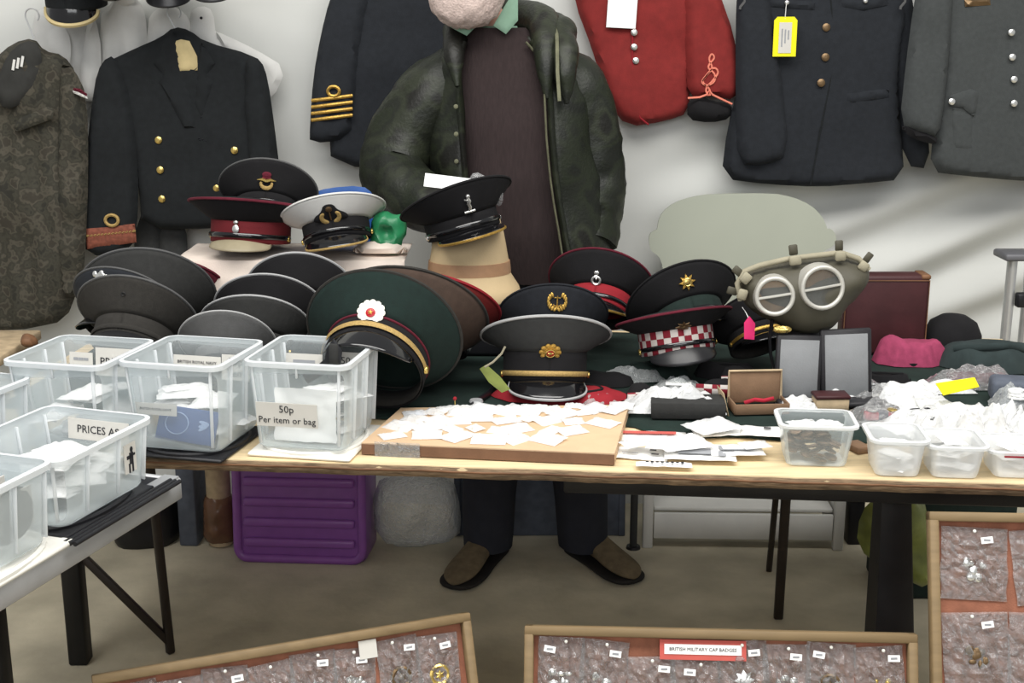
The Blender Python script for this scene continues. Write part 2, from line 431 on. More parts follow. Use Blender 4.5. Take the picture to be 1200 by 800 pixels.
for yy in (-.5, -1.3):
    for xx in (-.03, -.41):
        l = mk('leg', tf(bx(.024, .024, TZ-.02, .003, (xx, yy, (TZ-.02)/2)), ML), 'black_metal', t)
        mk('bracket', tf(bx(.04, .05, .05, .004, (xx, yy, TZ-.045)), ML), 'black_plastic', l)
# ------------------------------------------------------------------ things under and behind the table
c = atZ(351, 661, 0); MC = T(c.x, c.y, 0) @ R(-4, 'Z') @ R(-5, 'X')
t = thing('storage_crate', 'purple ribbed plastic crate stood on its side under the table', 'crate', (c.x, c.y, 0))
sc = ppm(c); W_, H_ = 156/sc, .34
def rrect(w_, h_, r_, cz, n=6):
    return [(cx*(w_/2-r_)+r_*math.cos(math.radians(a0+90*k/n)), cz+cy*(h_/2-r_)+r_*math.sin(math.radians(a0+90*k/n))) for cx, cy, a0 in ((1, 1, 0), (-1, 1, 90), (-1, -1, 180), (1, -1, 270)) for k in range(n+1)]
def crate():
    o = []
    P = [(-W_/2+.0, 0), (W_/2, 0), (W_/2, H_), (-W_/2, H_)]
    return tf(bx(W_, .2, H_, .022, (0, .11, H_/2), 3), MC)
mk('body', crate(), 'purple', t)
mk('rim', tf(tube([(x, .012, z) for x, z in rrect(W_-.02, H_-.024, .03, H_/2)], .014, 8, True), MC), 'purple', t)
for k in range(5):
    mk('rib', tf(bx(W_-.06, .02, .026, .008, (0, .006, .062+k*.06), 3), MC), 'purple', t)
def lump(name, label, cat, P, Y, m, Tf=.08, Tb=.06, fold=.03, fs=12, seed=1, edge=.09, step=.018, group=None):
    return tag(mk(name, pillow_px(P, Y, Tf, Tb, step, edge, fold, fs, seed), m), label, cat, group)
def lump_floor(name, label, cat, P, m, Y=None, **k):
    yb = max(y for x, y in P); xb = [x for x, y in P if y == yb][0]
    Y = Y or atZ(xb, yb, 0).y
    o = lump(name, label, cat, P, Y+.0, m, **k)
    return o
lump_floor('plastic_bag', 'crumpled clear plastic bag on the floor beside the purple crate', 'bag', [(436, 566), (470, 552), (530, 556), (541, 600), (538, 632), (490, 640), (440, 636)], 'film_soft', fold=.05, seed=3)
t = thing('cardboard_tube', 'cream cardboard tube standing in a brown plastic bag beside the crate', 'tube', atZ(256, 640, 0))
c = atZ(258, 640, 0)
mk('tube', tf(lathe([(.036, .0), (.036, .52), (.03, .521), (.03, .48), (.001, .479)], 24), T(c.x, c.y+.02, .004)), 'cream_box', t)
mk('bag', tf(pillow2(smooth_poly([Vector(q) for q in ((-.055, 0), (.055, 0), (.05, .1), (.042, .17), (-.045, .17), (-.05, .09))]), .055, .05, .012, .05, .02, 25, 4), T(c.x, c.y+.02, 0)), 'brown_bag', t)
c = atZ(226, 640, 0)
tag(mk('storage_box', tf(bx(.055, .2, .46, .004, (0, .1, .23)), T(c.x-.012, c.y, 0) @ R(-3, 'Z')), 'slate_box'), 'narrow slate-grey box on end under the table left of the cream tube', 'box')
t = thing('black_bag', 'slumped black bag on the floor under the left end of the table', 'bag', atZ(180, 640, 0))
mk('body', pillow_px([(130, 590), (160, 560), (200, 556), (212, 590), (210, 640), (180, 645), (135, 642)], atZ(180, 645, 0).y+.08, .09, .07, .02, .1, .04, 14, 8), 'black_plastic', t)
mk('handle', tube([atY(150+x, 575-18*math.sin(math.pi*x/45), atZ(180, 645, 0).y+.05) for x in range(0, 46, 5)], .007, 6), 'black_plastic', t)
# white shelf unit and the shaped board standing in it
c = atZ(870, 644, 0); s = ppm(c); WW = 222/s
t = thing('shelf_unit', 'low white-painted wooden shelf unit under the right of the table', 'shelf', (c.x, c.y, 0))
MS = T(c.x, c.y, 0) @ R(-2, 'Z')
for sx in (-1, 1):
    mk('post', tf(bx(.03, .03, .36, .003, (sx*WW/2, .015, .18)), MS), 'white_paint', t)
    mk('side_panel', tf(bx(.012, .16, .3, .002, (sx*(WW/2-.006), .11, .19)), MS), 'white_paint', t)
mk('kick_board', tf(bx(WW-.036, .014, .08, .002, (0, .012, .07)), MS), 'white_paint', t)
mk('shelf', tf(bx(WW-.036, .17, .012, .002, (0, .105, .118)), MS), 'white_paint', t)
mk('shelf', tf(bx(WW+.03, .19, .016, .002, (0, .1, .367)), MS), 'white_paint', t)
mk('back_panel', tf(bx(WW-.03, .01, .28, .001, (0, .19, .235)), MS), 'white_paint', t)
YB = 3.76
P = [(812, 230), (835, 227), (905, 226), (930, 231), (950, 240), (963, 253), (968, 264), (969, 268), (974, 268), (979, 274), (980, 282), (975, 289), (966, 293), (958, 300), (955, 312), (955, 440), (777, 440), (777, 318), (775, 306), (771, 299), (763, 294), (760, 284), (761, 274), (766, 270), (770, 269), (771, 260), (776, 248), (790, 237)]
Q = [atY(x, y, YB) for x, y in P]; Q = [Vector((q.x, q.z)) for q in Q]
zb = .376
Q = [Vector((q.x, zb if p[1] == 440 else q.y)) for q, p in zip(Q, P)]
S = smooth_poly(Q, 1)
g = loft([[Vector((p.x, YB+dy, p.y)) for p in S] for dy in (-.004, .004)])
tag(mk('board_panel', g, 'grey_board', smooth=False), 'flat grey board with a rounded top and small side lobes behind the gas mask', 'board')
c = atZ(640, 628, 0)
t = thing('slate_panel', 'slate-grey panel leaning on the backdrop behind the man', 'panel', (c.x, c.y, 0))
MB_ = T(c.x-.02, c.y, 0) @ R(-6, 'X')
mk('sheet', tf(bx(.5, .012, .42, .002, (0, .006, .212)), MB_), 'slate_box', t)
for sx in (-1, 1): mk('side_rail', tf(bx(.02, .018, .42, .002, (sx*.25, .004, .212)), MB_), 'slate_box', t)
c = atZ(742, 642, 0)
t = thing('metal_post', 'dark grey metal post standing left of the white shelf unit', 'post', (c.x, c.y, 0))
mk('tube', tube([(c.x, c.y, .004), (c.x, c.y, .5)], .011, 12), 'charcoal', t); mk('foot', tf(lathe([(.001, 0), (.022, 0), (.02, .008), (.001, .009)], 16), T(c.x, c.y, 0)), 'black_plastic', t)
# right-hand floor bags
lump_floor('carrier_bag', 'crumpled lime-green carrier bag on the floor behind the thick black leg', 'bag', [(1008, 600), (1030, 578), (1080, 572), (1095, 640), (1090, 690), (1040, 672), (1003, 640)], 'lime_bag', Y=3.0, fold=.05, seed=5)
YG = 3.2
c = atY(1120, 590, YG)
t = thing('green_crate', 'dark green box under the right end of the table', 'box', (c.x, c.y+.1, 0))
mk('body', tf(bx(.34, .2, c.z+.02, .012, (0, 0, (c.z+.02)/2), 2), T(c.x, c.y+.1, 0)), 'dark_green', t)
mk('rim', tf(bx(.36, .22, .025, .008, (0, 0, c.z+.02), 2), T(c.x, c.y+.1, 0)), 'dark_green', t)
c = atZ(1003, 640, 0)
t = thing('striped_box', 'small black box with white stripes beside the white shelf unit', 'box', (c.x, c.y+.06, 0))
mk('body', tf(bx(.045, .1, .235, .003, (0, .06, .118)), T(c.x, c.y, 0)), 'black_plastic', t)
for k in range(4): mk('stripe', tf(bx(.04, .003, .014, .001, (0, .009, .145+k*.024)), T(c.x, c.y, 0)), 'white_paint', t)
# chrome stand at the right edge
c = atY(1187, 300, 3.45)
t = thing('rail_stand', 'chrome tube stand with a dark flat top at the right edge', 'stand', (c.x, 3.45, 0))
mk('tube', tube([(c.x, 3.45, 0.01), (c.x-.0, 3.45, c.z-.01)], .014, 12), 'chrome', t)
mk('tube', tube([(c.x+.07, 3.5, 0.01), (c.x+.07, 3.5, c.z-.01)], .014, 12), 'chrome', t)
mk('top', tf(bx(.15, .1, .02, .006, (.045, .02, c.z), 2), T(c.x, 3.45, 0)), 'grey_patent', t)
mk('foot', tf(bx(.2, .12, .016, .005, (.04, .02, .008), 2), T(c.x, 3.45, 0)), 'grey_patent', t)
mk('clip', tf(bx(.03, .03, .04, .006, (.03, -.01, c.z-.12), 2), T(c.x, 3.45, 0)), 'black_plastic', t)
# wood strip of a table further back on the left
c = atY(-20, 420, 3.05)
t = thing('side_bench', 'pale wooden bench top behind the boxes at the far left', 'bench', (c.x-.25, 3.1, 0))
mk('seat', tf(bx(.55, .3, .025, .003, (-.22, .1, c.z)), T(c.x, 3.05, 0)), 'cream_box', t)
for sx in (-.45, -.16):
    mk('leg', tf(bx(.03, .03, c.z-.012, .002, (sx, .1, (c.z-.012)/2)), T(c.x, 3.05, 0)), 'wood_dark', t)
c = atY(36, 411, 3.1)
tag(mk('wicker_ball', tf(pillow2(smooth_poly([Vector(q) for q in ((-.02, -.0), (.03, 0), (.025, .03), (-.01, .04))]), .03, .03, .008, .03, .012, 60, 2), T(c.x-.015, 3.12, c.z+.004)), 'wood_dark'), 'mottled brown woven bundle on the bench by the caps', 'bundle')
# ------------------------------------------------------------------ garments hung on the backdrop
def hook(o, px, py, Y, h=26):
    pts = []
    base = atY(px, py, Y); s = 1/ppm(base)
    for k in range(15):
        a = math.pi*1.25*k/14
        pts.append(base + Vector((-8*s*math.cos(a)*1+8*s*0, 0, (h-8)*s + 8*s*math.sin(a))))
    return mk('hanger_hook', tube([base, base+Vector((-8*s, 0, (h-10)*s))]+pts, .0022, 6), 'steel', o)
def button(o, px, py, Y, r=.009, m='brass'):
    c = atY(px, py, Y); return mk('button', tf(ell_g(r, r, .007, 14), T(c.x, c.y, c.z)), m, o)
def piece(o, name, P, Y, m, Tf, Tb=.006, **k):
    k.setdefault('edge', .028); k['edge'] = min(k['edge'], .035); k['fold'] = k.get('fold', .004)*1.25; k.setdefault('step', .016)
    return mk(name, pillow_px(P, Y, Tf*.62, min(Tb, .012), **k), m, o)
def flap(o, P, Y, m, name='pocket_flap'): return mk(name, pillow_px(P, Y, .006, .002, .01, .004, it=0), m, o)
GY = 3.86
# whites behind
t = thing('white_shirt', 'white shirt hanging behind the camouflage jacket', 'shirt', atY(75, 120, GY))
piece(t, 'body', [(38, 18), (52, 8), (100, 12), (114, 40), (116, 130), (60, 130), (40, 60)], GY+.02, 'white_cloth', .03, fold=.02, fs=14, seed=2, stretch=(1.6, .4))
piece(t, 'collar', [(58, 34), (66, 32), (80, 34), (84, 60), (80, 82), (56, 62)], GY-.012, 'white_cloth', .012)
piece(t, 'sleeve', [(104, 15), (112, 20), (120, 62), (116, 120), (96, 118), (92, 95)], GY-.02, 'white_cloth', .03, fold=.008)
t = thing('white_tunic', 'white tunic hanging between two dark caps above the navy blazer', 'tunic', atY(145, 90, GY))
piece(t, 'body', [(116, 20), (128, 6), (140, -8), (156, -6), (168, 8), (172, 30), (174, 90), (120, 95)], GY, 'white_cloth', .045, fold=.016, fs=16, seed=3, stretch=(1.5, .4))
piece(t, 'collar', [(136, -14), (158, -14), (160, 2), (146, 8), (135, 2)], GY-.027, 'white_cloth', .015)
t = thing('tropical_jacket', 'off-white jacket with one sleeve showing behind the navy blazer', 'jacket', atY(240, 110, GY))
piece(t, 'body', [(172, 26), (182, 10), (200, 6), (216, 14), (225, 30), (226, 100), (172, 100)], GY, 'white_cloth', .04, fold=.008)
piece(t, 'body', [(220, 14), (236, 6), (250, 12), (253, 44), (300, 62), (300, 110), (222, 100)], GY+.01, 'white_cloth', .035, fold=.008)
piece(t, 'sleeve', [(250, 36), (262, 40), (300, 58), (336, 80), (320, 116), (305, 112), (270, 80)], GY, 'cream_cloth' if False else 'white_cloth', .035, fold=.01)
button(t, 236, 21, GY-.026, .004, 'ink')
# camouflage jacket
CY = 3.755
t = thing('camouflage_jacket', 'dark spotted camouflage field jacket hanging at the far left', 'jacket', atY(40, 390, CY))
piece(t, 'body', [(-70, 95), (-10, 72), (15, 50), (40, 44), (52, 60), (74, 64), (90, 85), (97, 130), (96, 220), (92, 300), (88, 360), (60, 384), (-60, 390)], CY, 'flecktarn', .07, .02, fold=.03, fs=9, seed=4, stretch=(1.8, .5), edge=.08)
piece(t, 'sleeve', [(70, 66), (88, 82), (102, 112), (104, 200), (100, 300), (96, 345), (70, 352), (66, 250), (68, 150)], CY-.03, 'flecktarn', .05, .03, fold=.012, fs=12, seed=5)
piece(t, 'collar', [(0, 82), (16, 54), (40, 46), (50, 62), (46, 95), (30, 120), (5, 130), (-6, 108)], CY-.046, 'collar_dark', .03, .01, fold=.01, fs=14, edge=.03)
flap(t, [(17, 146), (24, 138), (56, 125), (63, 127), (62, 139), (30, 151), (18, 155)], CY-.056, 'flecktarn')
flap(t, [(85, 106), (92, 108), (102, 113), (103, 116), (95, 113), (86, 109)], CY-.067, 'white_cloth', 'shoulder_patch')
flap(t, [(86, 103), (94, 104), (102, 110), (102, 113), (92, 108), (86, 106)], CY-.066, 'maroon', 'shoulder_patch')
for k in range(3): mk('size_label', tf(bx(.007, .002, .03, 0), T(*atY(16+k*5, 76-k*2, CY-.067)) @ R(14, 'Y')), 'white_cloth', t, smooth=False)
hook(t, 40, 45, CY-.02, 34)
# navy blazer
BY = 3.80
t = thing('navy_blazer', 'black double-breasted naval blazer with gold buttons on the left', 'blazer', atY(210, 290, BY))
piece(t, 'body', [(160, 56), (188, 44), (204, 31), (222, 35), (240, 49), (296, 64), (306, 76), (305, 150), (312, 230), (314, 262), (255, 268), (166, 268), (163, 220), (152, 150), (140, 110), (122, 74)], BY, 'navy_dark', .06, .01, fold=.008, fs=8, seed=1, edge=.06)
piece(t, 'sleeve', [(134, 64), (119, 72), (110, 100), (101, 180), (96, 262), (99, 300), (156, 298), (163, 240), (160, 150), (150, 95)], BY-.03, 'navy_dark', .05, .03, fold=.006, seed=2)
piece(t, 'sleeve', [(290, 64), (306, 70), (314, 92), (322, 150), (328, 200), (322, 270), (298, 275), (290, 180), (284, 95)], BY-.03, 'navy_dark', .05, .03, fold=.006, seed=3)
piece(t, 'lapel', [(203, 36), (212, 60), (224, 110), (230, 150), (216, 150), (186, 96), (192, 88), (180, 74), (192, 46)], BY-.0355, 'navy_dark', .012, it=0, edge=.008, step=.01)
piece(t, 'lapel', [(236, 48), (252, 74), (242, 88), (250, 96), (236, 140), (228, 120), (230, 84)], BY-.0355, 'navy_dark', .012, it=0, edge=.008, step=.01)
flap(t, [(203, 49), (212, 46), (222, 48), (231, 66), (232, 83), (210, 84)], BY-.0375, 'tan_label', 'lining_label')
flap(t, [(232, 160), (262, 170), (262, 174), (232, 164)], BY-.0355, 'navy', 'breast_pocket')
for x, y in ((186, 164), (188, 199), (190, 233), (275, 176), (254, 220)): button(t, x, y, BY-.0395, .0105)
flap(t, [(100, 268), (158, 262), (160, 284), (102, 292)], BY-.0615, 'faded_lace', 'cuff_lace')
flap(t, [(101, 275), (159, 269), (159, 272), (101, 278)], BY-.0655, 'gold_cord', 'cuff_stripe')
mk('cuff_ring', tf(tube([(.019*math.cos(a/16*2*math.pi), 0, .016*math.sin(a/16*2*math.pi)) for a in range(16)], .005, 6, True), T(*atY(131, 258, BY-.0675))), 'gold_cord', t)
hook(t, 205, 33, BY-.03, 26)
t = thing('grey_trousers', 'folded grey trousers showing below the navy blazer', 'trousers', atY(190, 310, GY))
piece(t, 'leg', [(158, 250), (190, 250), (188, 340), (156, 345)], GY, 'blue_grey', .03, fold=.01)
piece(t, 'leg', [(186, 250), (218, 252), (222, 340), (188, 345)], GY-.01, 'blue_grey', .03, fold=.01)
# naval jacket with gold sleeve rings
t = thing('naval_jacket', 'black naval jacket with four gold sleeve rings behind the man', 'jacket', atY(450, 200, GY))
piece(t, 'body', [(420, -60), (470, -80), (500, -96), (530, -80), (590, -60), (600, 60), (600, 196), (500, 200), (388, 194), (386, 150), (404, 60)], GY, 'midnight', .06, .01, fold=.006)
piece(t, 'sleeve', [(425, -58), (404, -46), (386, 0), (376, 40), (367, 90), (363, 150), (363, 168), (412, 164), (417, 120), (424, 40), (440, -30)], GY-.03, 'midnight', .05, .03, fold=.005)
for k in range(4):
    y0, y1 = 118+k*7.6, 112+k*7.6
    mk('sleeve_ring', tube([atY(365+(413-365)*u, y0+(y1-y0)*u, GY-.0555-.012*math.sin(math.pi*u)) for u in [i/8 for i in range(9)]], .0052, 8, flat=.6), 'gold', t)
mk('executive_curl', tf(tube([(.017*math.cos(a/18*2*math.pi), 0, .014*math.sin(a/18*2*math.pi)) for a in range(18)], .005, 6, True), T(*atY(391, 107, GY-.0675))), 'gold', t)
# scarlet tunic
RY = 3.86
t = thing('scarlet_tunic', 'scarlet dress tunic with black cuff and silver buttons', 'tunic', atY(770, 150, RY))
piece(t, 'body', [(672, -40), (720, -70), (750, -80), (790, -70), (822, -50), (815, 30), (808, 90), (808, 132), (780, 142), (735, 149), (712, 120), (695, 60), (672, 0)], RY, 'scarlet', .06, .01, fold=.008, fs=8, seed=6)
piece(t, 'sleeve', [(806, -58), (832, -40), (846, 0), (860, 40), (868, 90), (862, 118), (835, 112), (806, 116), (803, 60), (800, -10)], RY-.03, 'scarlet', .05, .03, fold=.006, seed=7)
piece(t, 'cuff', [(806, 116), (822, 112), (834, 118), (858, 121), (857, 139), (832, 144), (805, 140)], RY-.035, 'black_cloth', .05, .03, edge=.03)
mk('cuff_braid', tube([atY(x, y, RY-.0655) for x, y in ((806, 115), (820, 114), (828, 111), (831, 106), (835, 111), (845, 116), (858, 122))], .0032, 6), 'pink_cord', t)
def spl(P, n=2):
    P = [Vector(p) for p in P]
    for _ in range(n): P = [P[0]]+[q for a, b in zip(P[:-1], P[1:]) for q in (a.lerp(b, .25), a.lerp(b, .75))]+[P[-1]]
    return P
kn = [(830, 112), (826, 104), (836, 94), (843, 84), (836, 78), (828, 88), (821, 97), (829, 101), (838, 96), (838, 86), (829, 80), (832, 74), (838, 68), (834, 62), (830, 70), (836, 80), (826, 90), (822, 96), (832, 104), (832, 112)]
mk('cuff_knot', tube(spl([atY(x, y, RY-.0635) for x, y in kn]), .003, 6), 'pink_cord', t)
for x, y in ((743, 38), (743, 55), (745, 71)): button(t, x, y, RY-.0395, .0095, 'silver')
mk('front_edge', tube([atY(x, y, RY-.0375) for x, y in ((742, -60), (742, 0), (741, 60), (742, 110), (750, 138), (760, 146))], .003, 6), 'red_band', t)
mk('sleeve_piping', tube([atY(x, y, RY-.0375) for x, y in ((809, -40), (810, 0), (811, 40))], .002, 6), 'pink_cord', t)
c = atY(729, 12, RY-.0475)
tag(mk('price_tag', tf(bx(.085, .002, .1, .0005), T(c.x, c.y, c.z) @ R(3, 'Y')), 'paper', smooth=False), 'white paper tag pinned to the chest of the scarlet tunic', 'tag')
# dark blue police style tunic
RY = 3.82
t = thing('dark_tunic', 'very dark blue service tunic with a yellow tag hanging on it', 'tunic', atY(960, 215, RY))
piece(t, 'body', [(872, -40), (920, -66), (960, -84), (1005, -66), (1052, -44), (1064, 10), (1052, 80), (1056, 150), (1060, 210), (1010, 215), (960, 219), (900, 216), (845, 209), (852, 150), (868, 90), (862, 20)], RY, 'midnight', .06, .01, fold=.008, fs=7, seed=8)
piece(t, 'sleeve', [(872, -42), (892, -40), (906, 20), (916, 90), (926, 182), (896, 194), (864, 192), (862, 120), (862, 30), (864, -20)], RY-.04, 'midnight', .045, .03, fold=.006, seed=9)
piece(t, 'sleeve', [(1046, -42), (1064, -30), (1076, 40), (1086, 120), (1090, 198), (1060, 194), (1048, 110), (1042, 20)], RY, 'midnight', .04, .03, fold=.005, seed=10)
for P in ([(902, -2), (955, 2), (955, 12), (930, 10), (902, 8)], [(986, -2), (1040, -4), (1040, 6), (1012, 12), (986, 8)], [(990, 108), (1042, 104), (1042, 114), (1000, 121), (990, 120)]): flap(t, P, RY-.0375, 'midnight')
for x, y in ((968, 32), (967, 67), (962, 97)): button(t, x, y, RY-.0415, .0115, 'bronze')
button(t, 922, 3, RY-.0455, .007, 'silver'); button(t, 1014, 1, RY-.0455, .007, 'silver')
mk('front_edge', tube([atY(x, y, RY-.0375) for x, y in ((970, -40), (976, 30), (974, 90), (960, 160), (950, 216))], .0025, 6), 'navy_dark', t)
for x0 in (870, 1058): mk('shoulder_cord', tube([atY(x0+3*math.sin(k), -4+3*k, RY-.0625) for k in range(6)], .004, 6), 'piping_dim', t)
c = atY(920, 43, RY-.0755)
t = thing('yellow_tag', 'yellow-edged swing tag on the dark blue tunic', 'tag', c)
mk('card', tf(loft([[Vector((x, dy, z)) for x, z in ((-.033, -.055), (.033, -.055), (.033, .045), (.024, .055), (-.024, .055), (-.033, .045))] for dy in (0, .0015)]), T(*c)), 'yellow_card', t, smooth=False)
mk('paper', tf(bx(.036, .001, .085, 0, (0, -.001, -.003)), T(*c)), 'paper_grey', t, smooth=False)
for k in range(3): mk('writing', tf(bx(.004, .0006, .05-.012*k, 0, (-.009+.009*k, -.0018, -.003+.004*k)), T(*c)), 'ink_grey', t, smooth=False)
mk('string', tube([atY(920, 22, RY-.0755), atY(921, 10, RY-.0575), atY(922, 2, RY-.0495)], .0012, 5), 'white_cloth', t)
# grey tunic
RY = 3.765
t = thing('grey_tunic', 'light grey tunic with silver buttons at the right edge', 'tunic', atY(1180, 212, RY))
piece(t, 'body', [(1090, -46), (1140, -66), (1190, -84), (1240, -66), (1290, -40), (1296, 60), (1300, 216), (1195, 212), (1130, 206), (1089, 201), (1095, 140), (1104, 60), (1092, 0)], RY, 'grey_cloth', .055, .01, fold=.006, fs=8, seed=11)
piece(t, 'sleeve', [(1098, -46), (1078, -32), (1070, 10), (1062, 70), (1054, 146), (1076, 156), (1100, 163), (1108, 110), (1114, 40), (1118, -20)], RY-.0375, 'grey_cloth', .045, .03, fold=.005, seed=12)
piece(t, 'cuff_lining', [(1056, 146), (1076, 152), (1099, 160), (1097, 170), (1074, 164), (1058, 154)], RY-.045, 'black_cloth', .02, .01, edge=.02)
flap(t, [(1112, 112), (1138, 104), (1147, 108), (1144, 128), (1141, 137), (1128, 126), (1112, 124)], RY-.0355, 'grey_cloth')
flap(t, [(1115, 126), (1140, 134), (1140, 178), (1116, 174)], RY-.0295, 'grey_cloth', 'pocket')
flap(t, [(1130, 0), (1160, -2), (1161, 6), (1131, 8)], RY-.0355, 'bronze', 'ribbon_bar')
for x, y in ((1185, 38), (1186, 67), (1188, 93), (1188, 121), (1115, 119)): button(t, x, y, RY-.0435, .0095, 'silver')
mk('lapel', pillow_px([(1170, -30), (1184, -10), (1198, 18), (1210, 6), (1206, -40)], RY-.0295, .01, .002, it=1), 'grey_cloth', t)
# ------------------------------------------------------------------ the stallholder
PERSON = thing('person', 'man in green camouflage jacket and brown jumper standing behind the table', 'person', (.05, 3.45, 0))
PY = 3.50
def skin_mesh(joints, edges, root=0):
    me = bpy.data.meshes.new('s'); me.from_pydata([j[0] for j in joints], edges, []); o = bpy.data.objects.new('s', me); COL.objects.link(o)
    md = o.modifiers.new('skin', 'SKIN'); md.use_smooth_shade = True
    for i, j in enumerate(joints):
        sv = me.skin_vertices[0].data[i]; r = j[1]; sv.radius = r if isinstance(r, tuple) else (r, r); sv.use_root = (i == root)
    s2 = o.modifiers.new('sub', 'SUBSURF'); s2.levels = 2; s2.render_levels = 2
    dg = bpy.context.evaluated_depsgraph_get(); ev = o.evaluated_get(dg); m2 = bpy.data.meshes.new_from_object(ev)
    g = [v.co.copy() for v in m2.vertices], [tuple(p.vertices) for p in m2.polygons]
    bpy.data.objects.remove(o); bpy.data.meshes.remove(me); bpy.data.meshes.remove(m2)
    return g
HX, HY, HZ = -.112, PY-.07, 1.645
J = []; E = []
def jn(p, r, par=None):
    J.append((Vector(p), r)); i = len(J)-1
    if par is not None: E.append((par, i))
    return i
pel = jn((.05, PY, .93), (.13, .1)); sp = jn((.03, PY, 1.1), (.13, .1), pel); ch = jn((0, PY, 1.3), (.14, .1), sp)
nk = jn((-.03, PY, 1.44), .062, ch); hd = jn((-.075, PY-.03, 1.53), .056, nk); jn((HX, HY+.01, HZ), .06, hd)
la = jn((.14, PY, 1.38), .05, ch); le = jn((.22, PY, 1.12), .036, la); lw = jn((.21, PY-.07, .94), .028, le)
ra = jn((-.16, PY, 1.38), .05, ch); rm_ = jn((-.262, PY-.01, 1.27), .04, ra); re = jn((-.315, PY-.06, 1.13), .034, rm_); rw = jn((-.17, PY-.24, 1.045), .028, re)
for s, hipx, kx, ax in ((1, .13, .17, .20), (-1, -.03, -.05, -.06)):
    h = jn((hipx, PY, .88), .085, pel); k = jn((kx, PY-.02, .48), .058, h); jn((ax, PY-.02, .09), .04, k)
def hand(w, d, side, n):
    d = Vector(d).normalized(); side = Vector(side).normalized(); p0 = J[w][0]
    palm = jn(p0+d*.05, (.036, .016), w)
    for f, (o, ln) in enumerate(((-.03, .07), (-.01, .082), (.01, .078), (.028, .06))):
        a = jn(p0+d*.095+side*o, .009, palm); b = jn(p0+d*(.095+ln*.5)+side*o+n*.006, .0085, a); jn(p0+d*(.095+ln)+side*o+n*.024, .0075, b)
    a = jn(p0+d*.04-side*.042, .0105, palm); jn(p0+d*.085-side*.055+n*.014, .009, a)
hand(lw, (.0, -.12, -1), (0, 1, -.1), Vector((-1, 0, 0)))
hand(rw, (.75, -.05, -.66), (-.66, -.1, -.75), Vector((.1, 1, 0)).normalized())
body = skin_mesh(J, E)
# head: a sculpted surface with brow, nose and jaw, joined to the neck
def head_fn(u, v):
    th = 2*math.pi*u; ph = math.pi*(v-.5); cz = math.sin(ph); cr = math.cos(ph)
    x = math.sin(th)*cr; y = -math.cos(th)*cr
    wx = .079*(1-.16*max(0, -cz)**1.3); dy = .098*(1-.1*max(0, -cz))
    p = Vector((x*wx, y*dy, cz*.122))
    fr = max(0, math.cos(th))*cr
    def g(cx, czz, sx, sz): return math.exp(-((p.x-cx)/sx)**2-((p.z-czz)/sz)**2)*(1 if fr > .2 else 0)
    p.y -= .026*g(0, -.022, .013, .018) + .012*g(0, .0, .009, .026) + .006*g(0, .03, .05, .01) + .008*g(0, -.095, .02, .016) + .005*g(0, -.062, .024, .008)
    p.y += .011*(g(.032, .008, .016, .011)+g(-.032, .008, .016, .011))
    return p
MH = T(HX, HY, HZ) @ R(-6, 'Z') @ R(6, 'X')
head = tf(grid(48, 40, head_fn), MH)
ears = join(*[tf(pillow2(smooth_poly([Vector(q) for q in ((-.012, -.03), (.012, -.024), (.018, .02), (0, .034), (-.016, .02))]), .008, .008, .008, .012), MH @ T(s*.079, .012, 0) @ R(s*65, 'Z')) for s in (-1, 1)])
bo = mk('body', join(body, head, ears), 'skin', PERSON)
for s in (-1, 1):
    ey_ = mk('eye', tf(lathe([(.0004, -.0115), (.006, -.01), (.0105, -.005), (.0118, 0), (.0105, .005), (.006, .01), (.0004, .0115)], 16), MH @ T(s*.032, -.079, .008)), 'eye_white', bo)
    mk('iris', tf(ell_g(.0055, .0055, .002, 14), MH @ T(s*.032, -.0905, .008)), 'iris', bo)
    mk('eyebrow', tf(tube([(s*(.016+.034*k/5), -.094+.012*(k/5)**2, .03+.006*math.sin(math.pi*k/5)) for k in range(6)], .0045, 6), MH), 'beard', bo)
mk('mouth', tf(tube([(-.024+.048*k/6, -.099+.006*((k-3)/3)**2, -.062) for k in range(7)], .0045, 6), MH), 'lips', bo)
def beard_fn(u, v):
    th = 2*math.pi*u; ph = math.pi*(v-.5)
    p = Vector((math.sin(th)*math.cos(ph), -math.cos(th)*math.cos(ph), math.sin(ph)))
    p = Vector([math.copysign(abs(c_)**.82, c_) for c_ in p])
    q = Vector((p.x*.1*(1-.15*max(0, -p.z)), p.y*.08, p.z*.09))
    return q*(1+.05*noise.noise(Vector((q.x*50, q.y*50, q.z*12)))+.05*noise.noise(Vector((q.x*150, q.y*150, q.z*22))))
mk('beard', tf(grid(64, 36, beard_fn), MH @ T(0, -.05, -.046)), 'beard', PERSON)
mk('moustache', tf(tube([(-.05+.1*k/10, -.108+.02*((k-5)/5)**2, -.046-.016*((k-5)/5)**2) for k in range(11)], [.004, .008, .011, .012, .012, .01, .012, .012, .011, .008, .004], 8), MH), 'beard', PERSON)
def hair_fn(u, v):
    th = math.radians(70+220*u); ph = math.radians(-28+80*v); cr = math.cos(ph)
    p = Vector((math.sin(th)*cr*.085, -math.cos(th)*cr*.105, math.sin(ph)*.13))
    return p*(1+.03*noise.noise(p*70))
mk('hair', tf(grid(40, 16, hair_fn), MH), 'beard', PERSON, solid=.012)
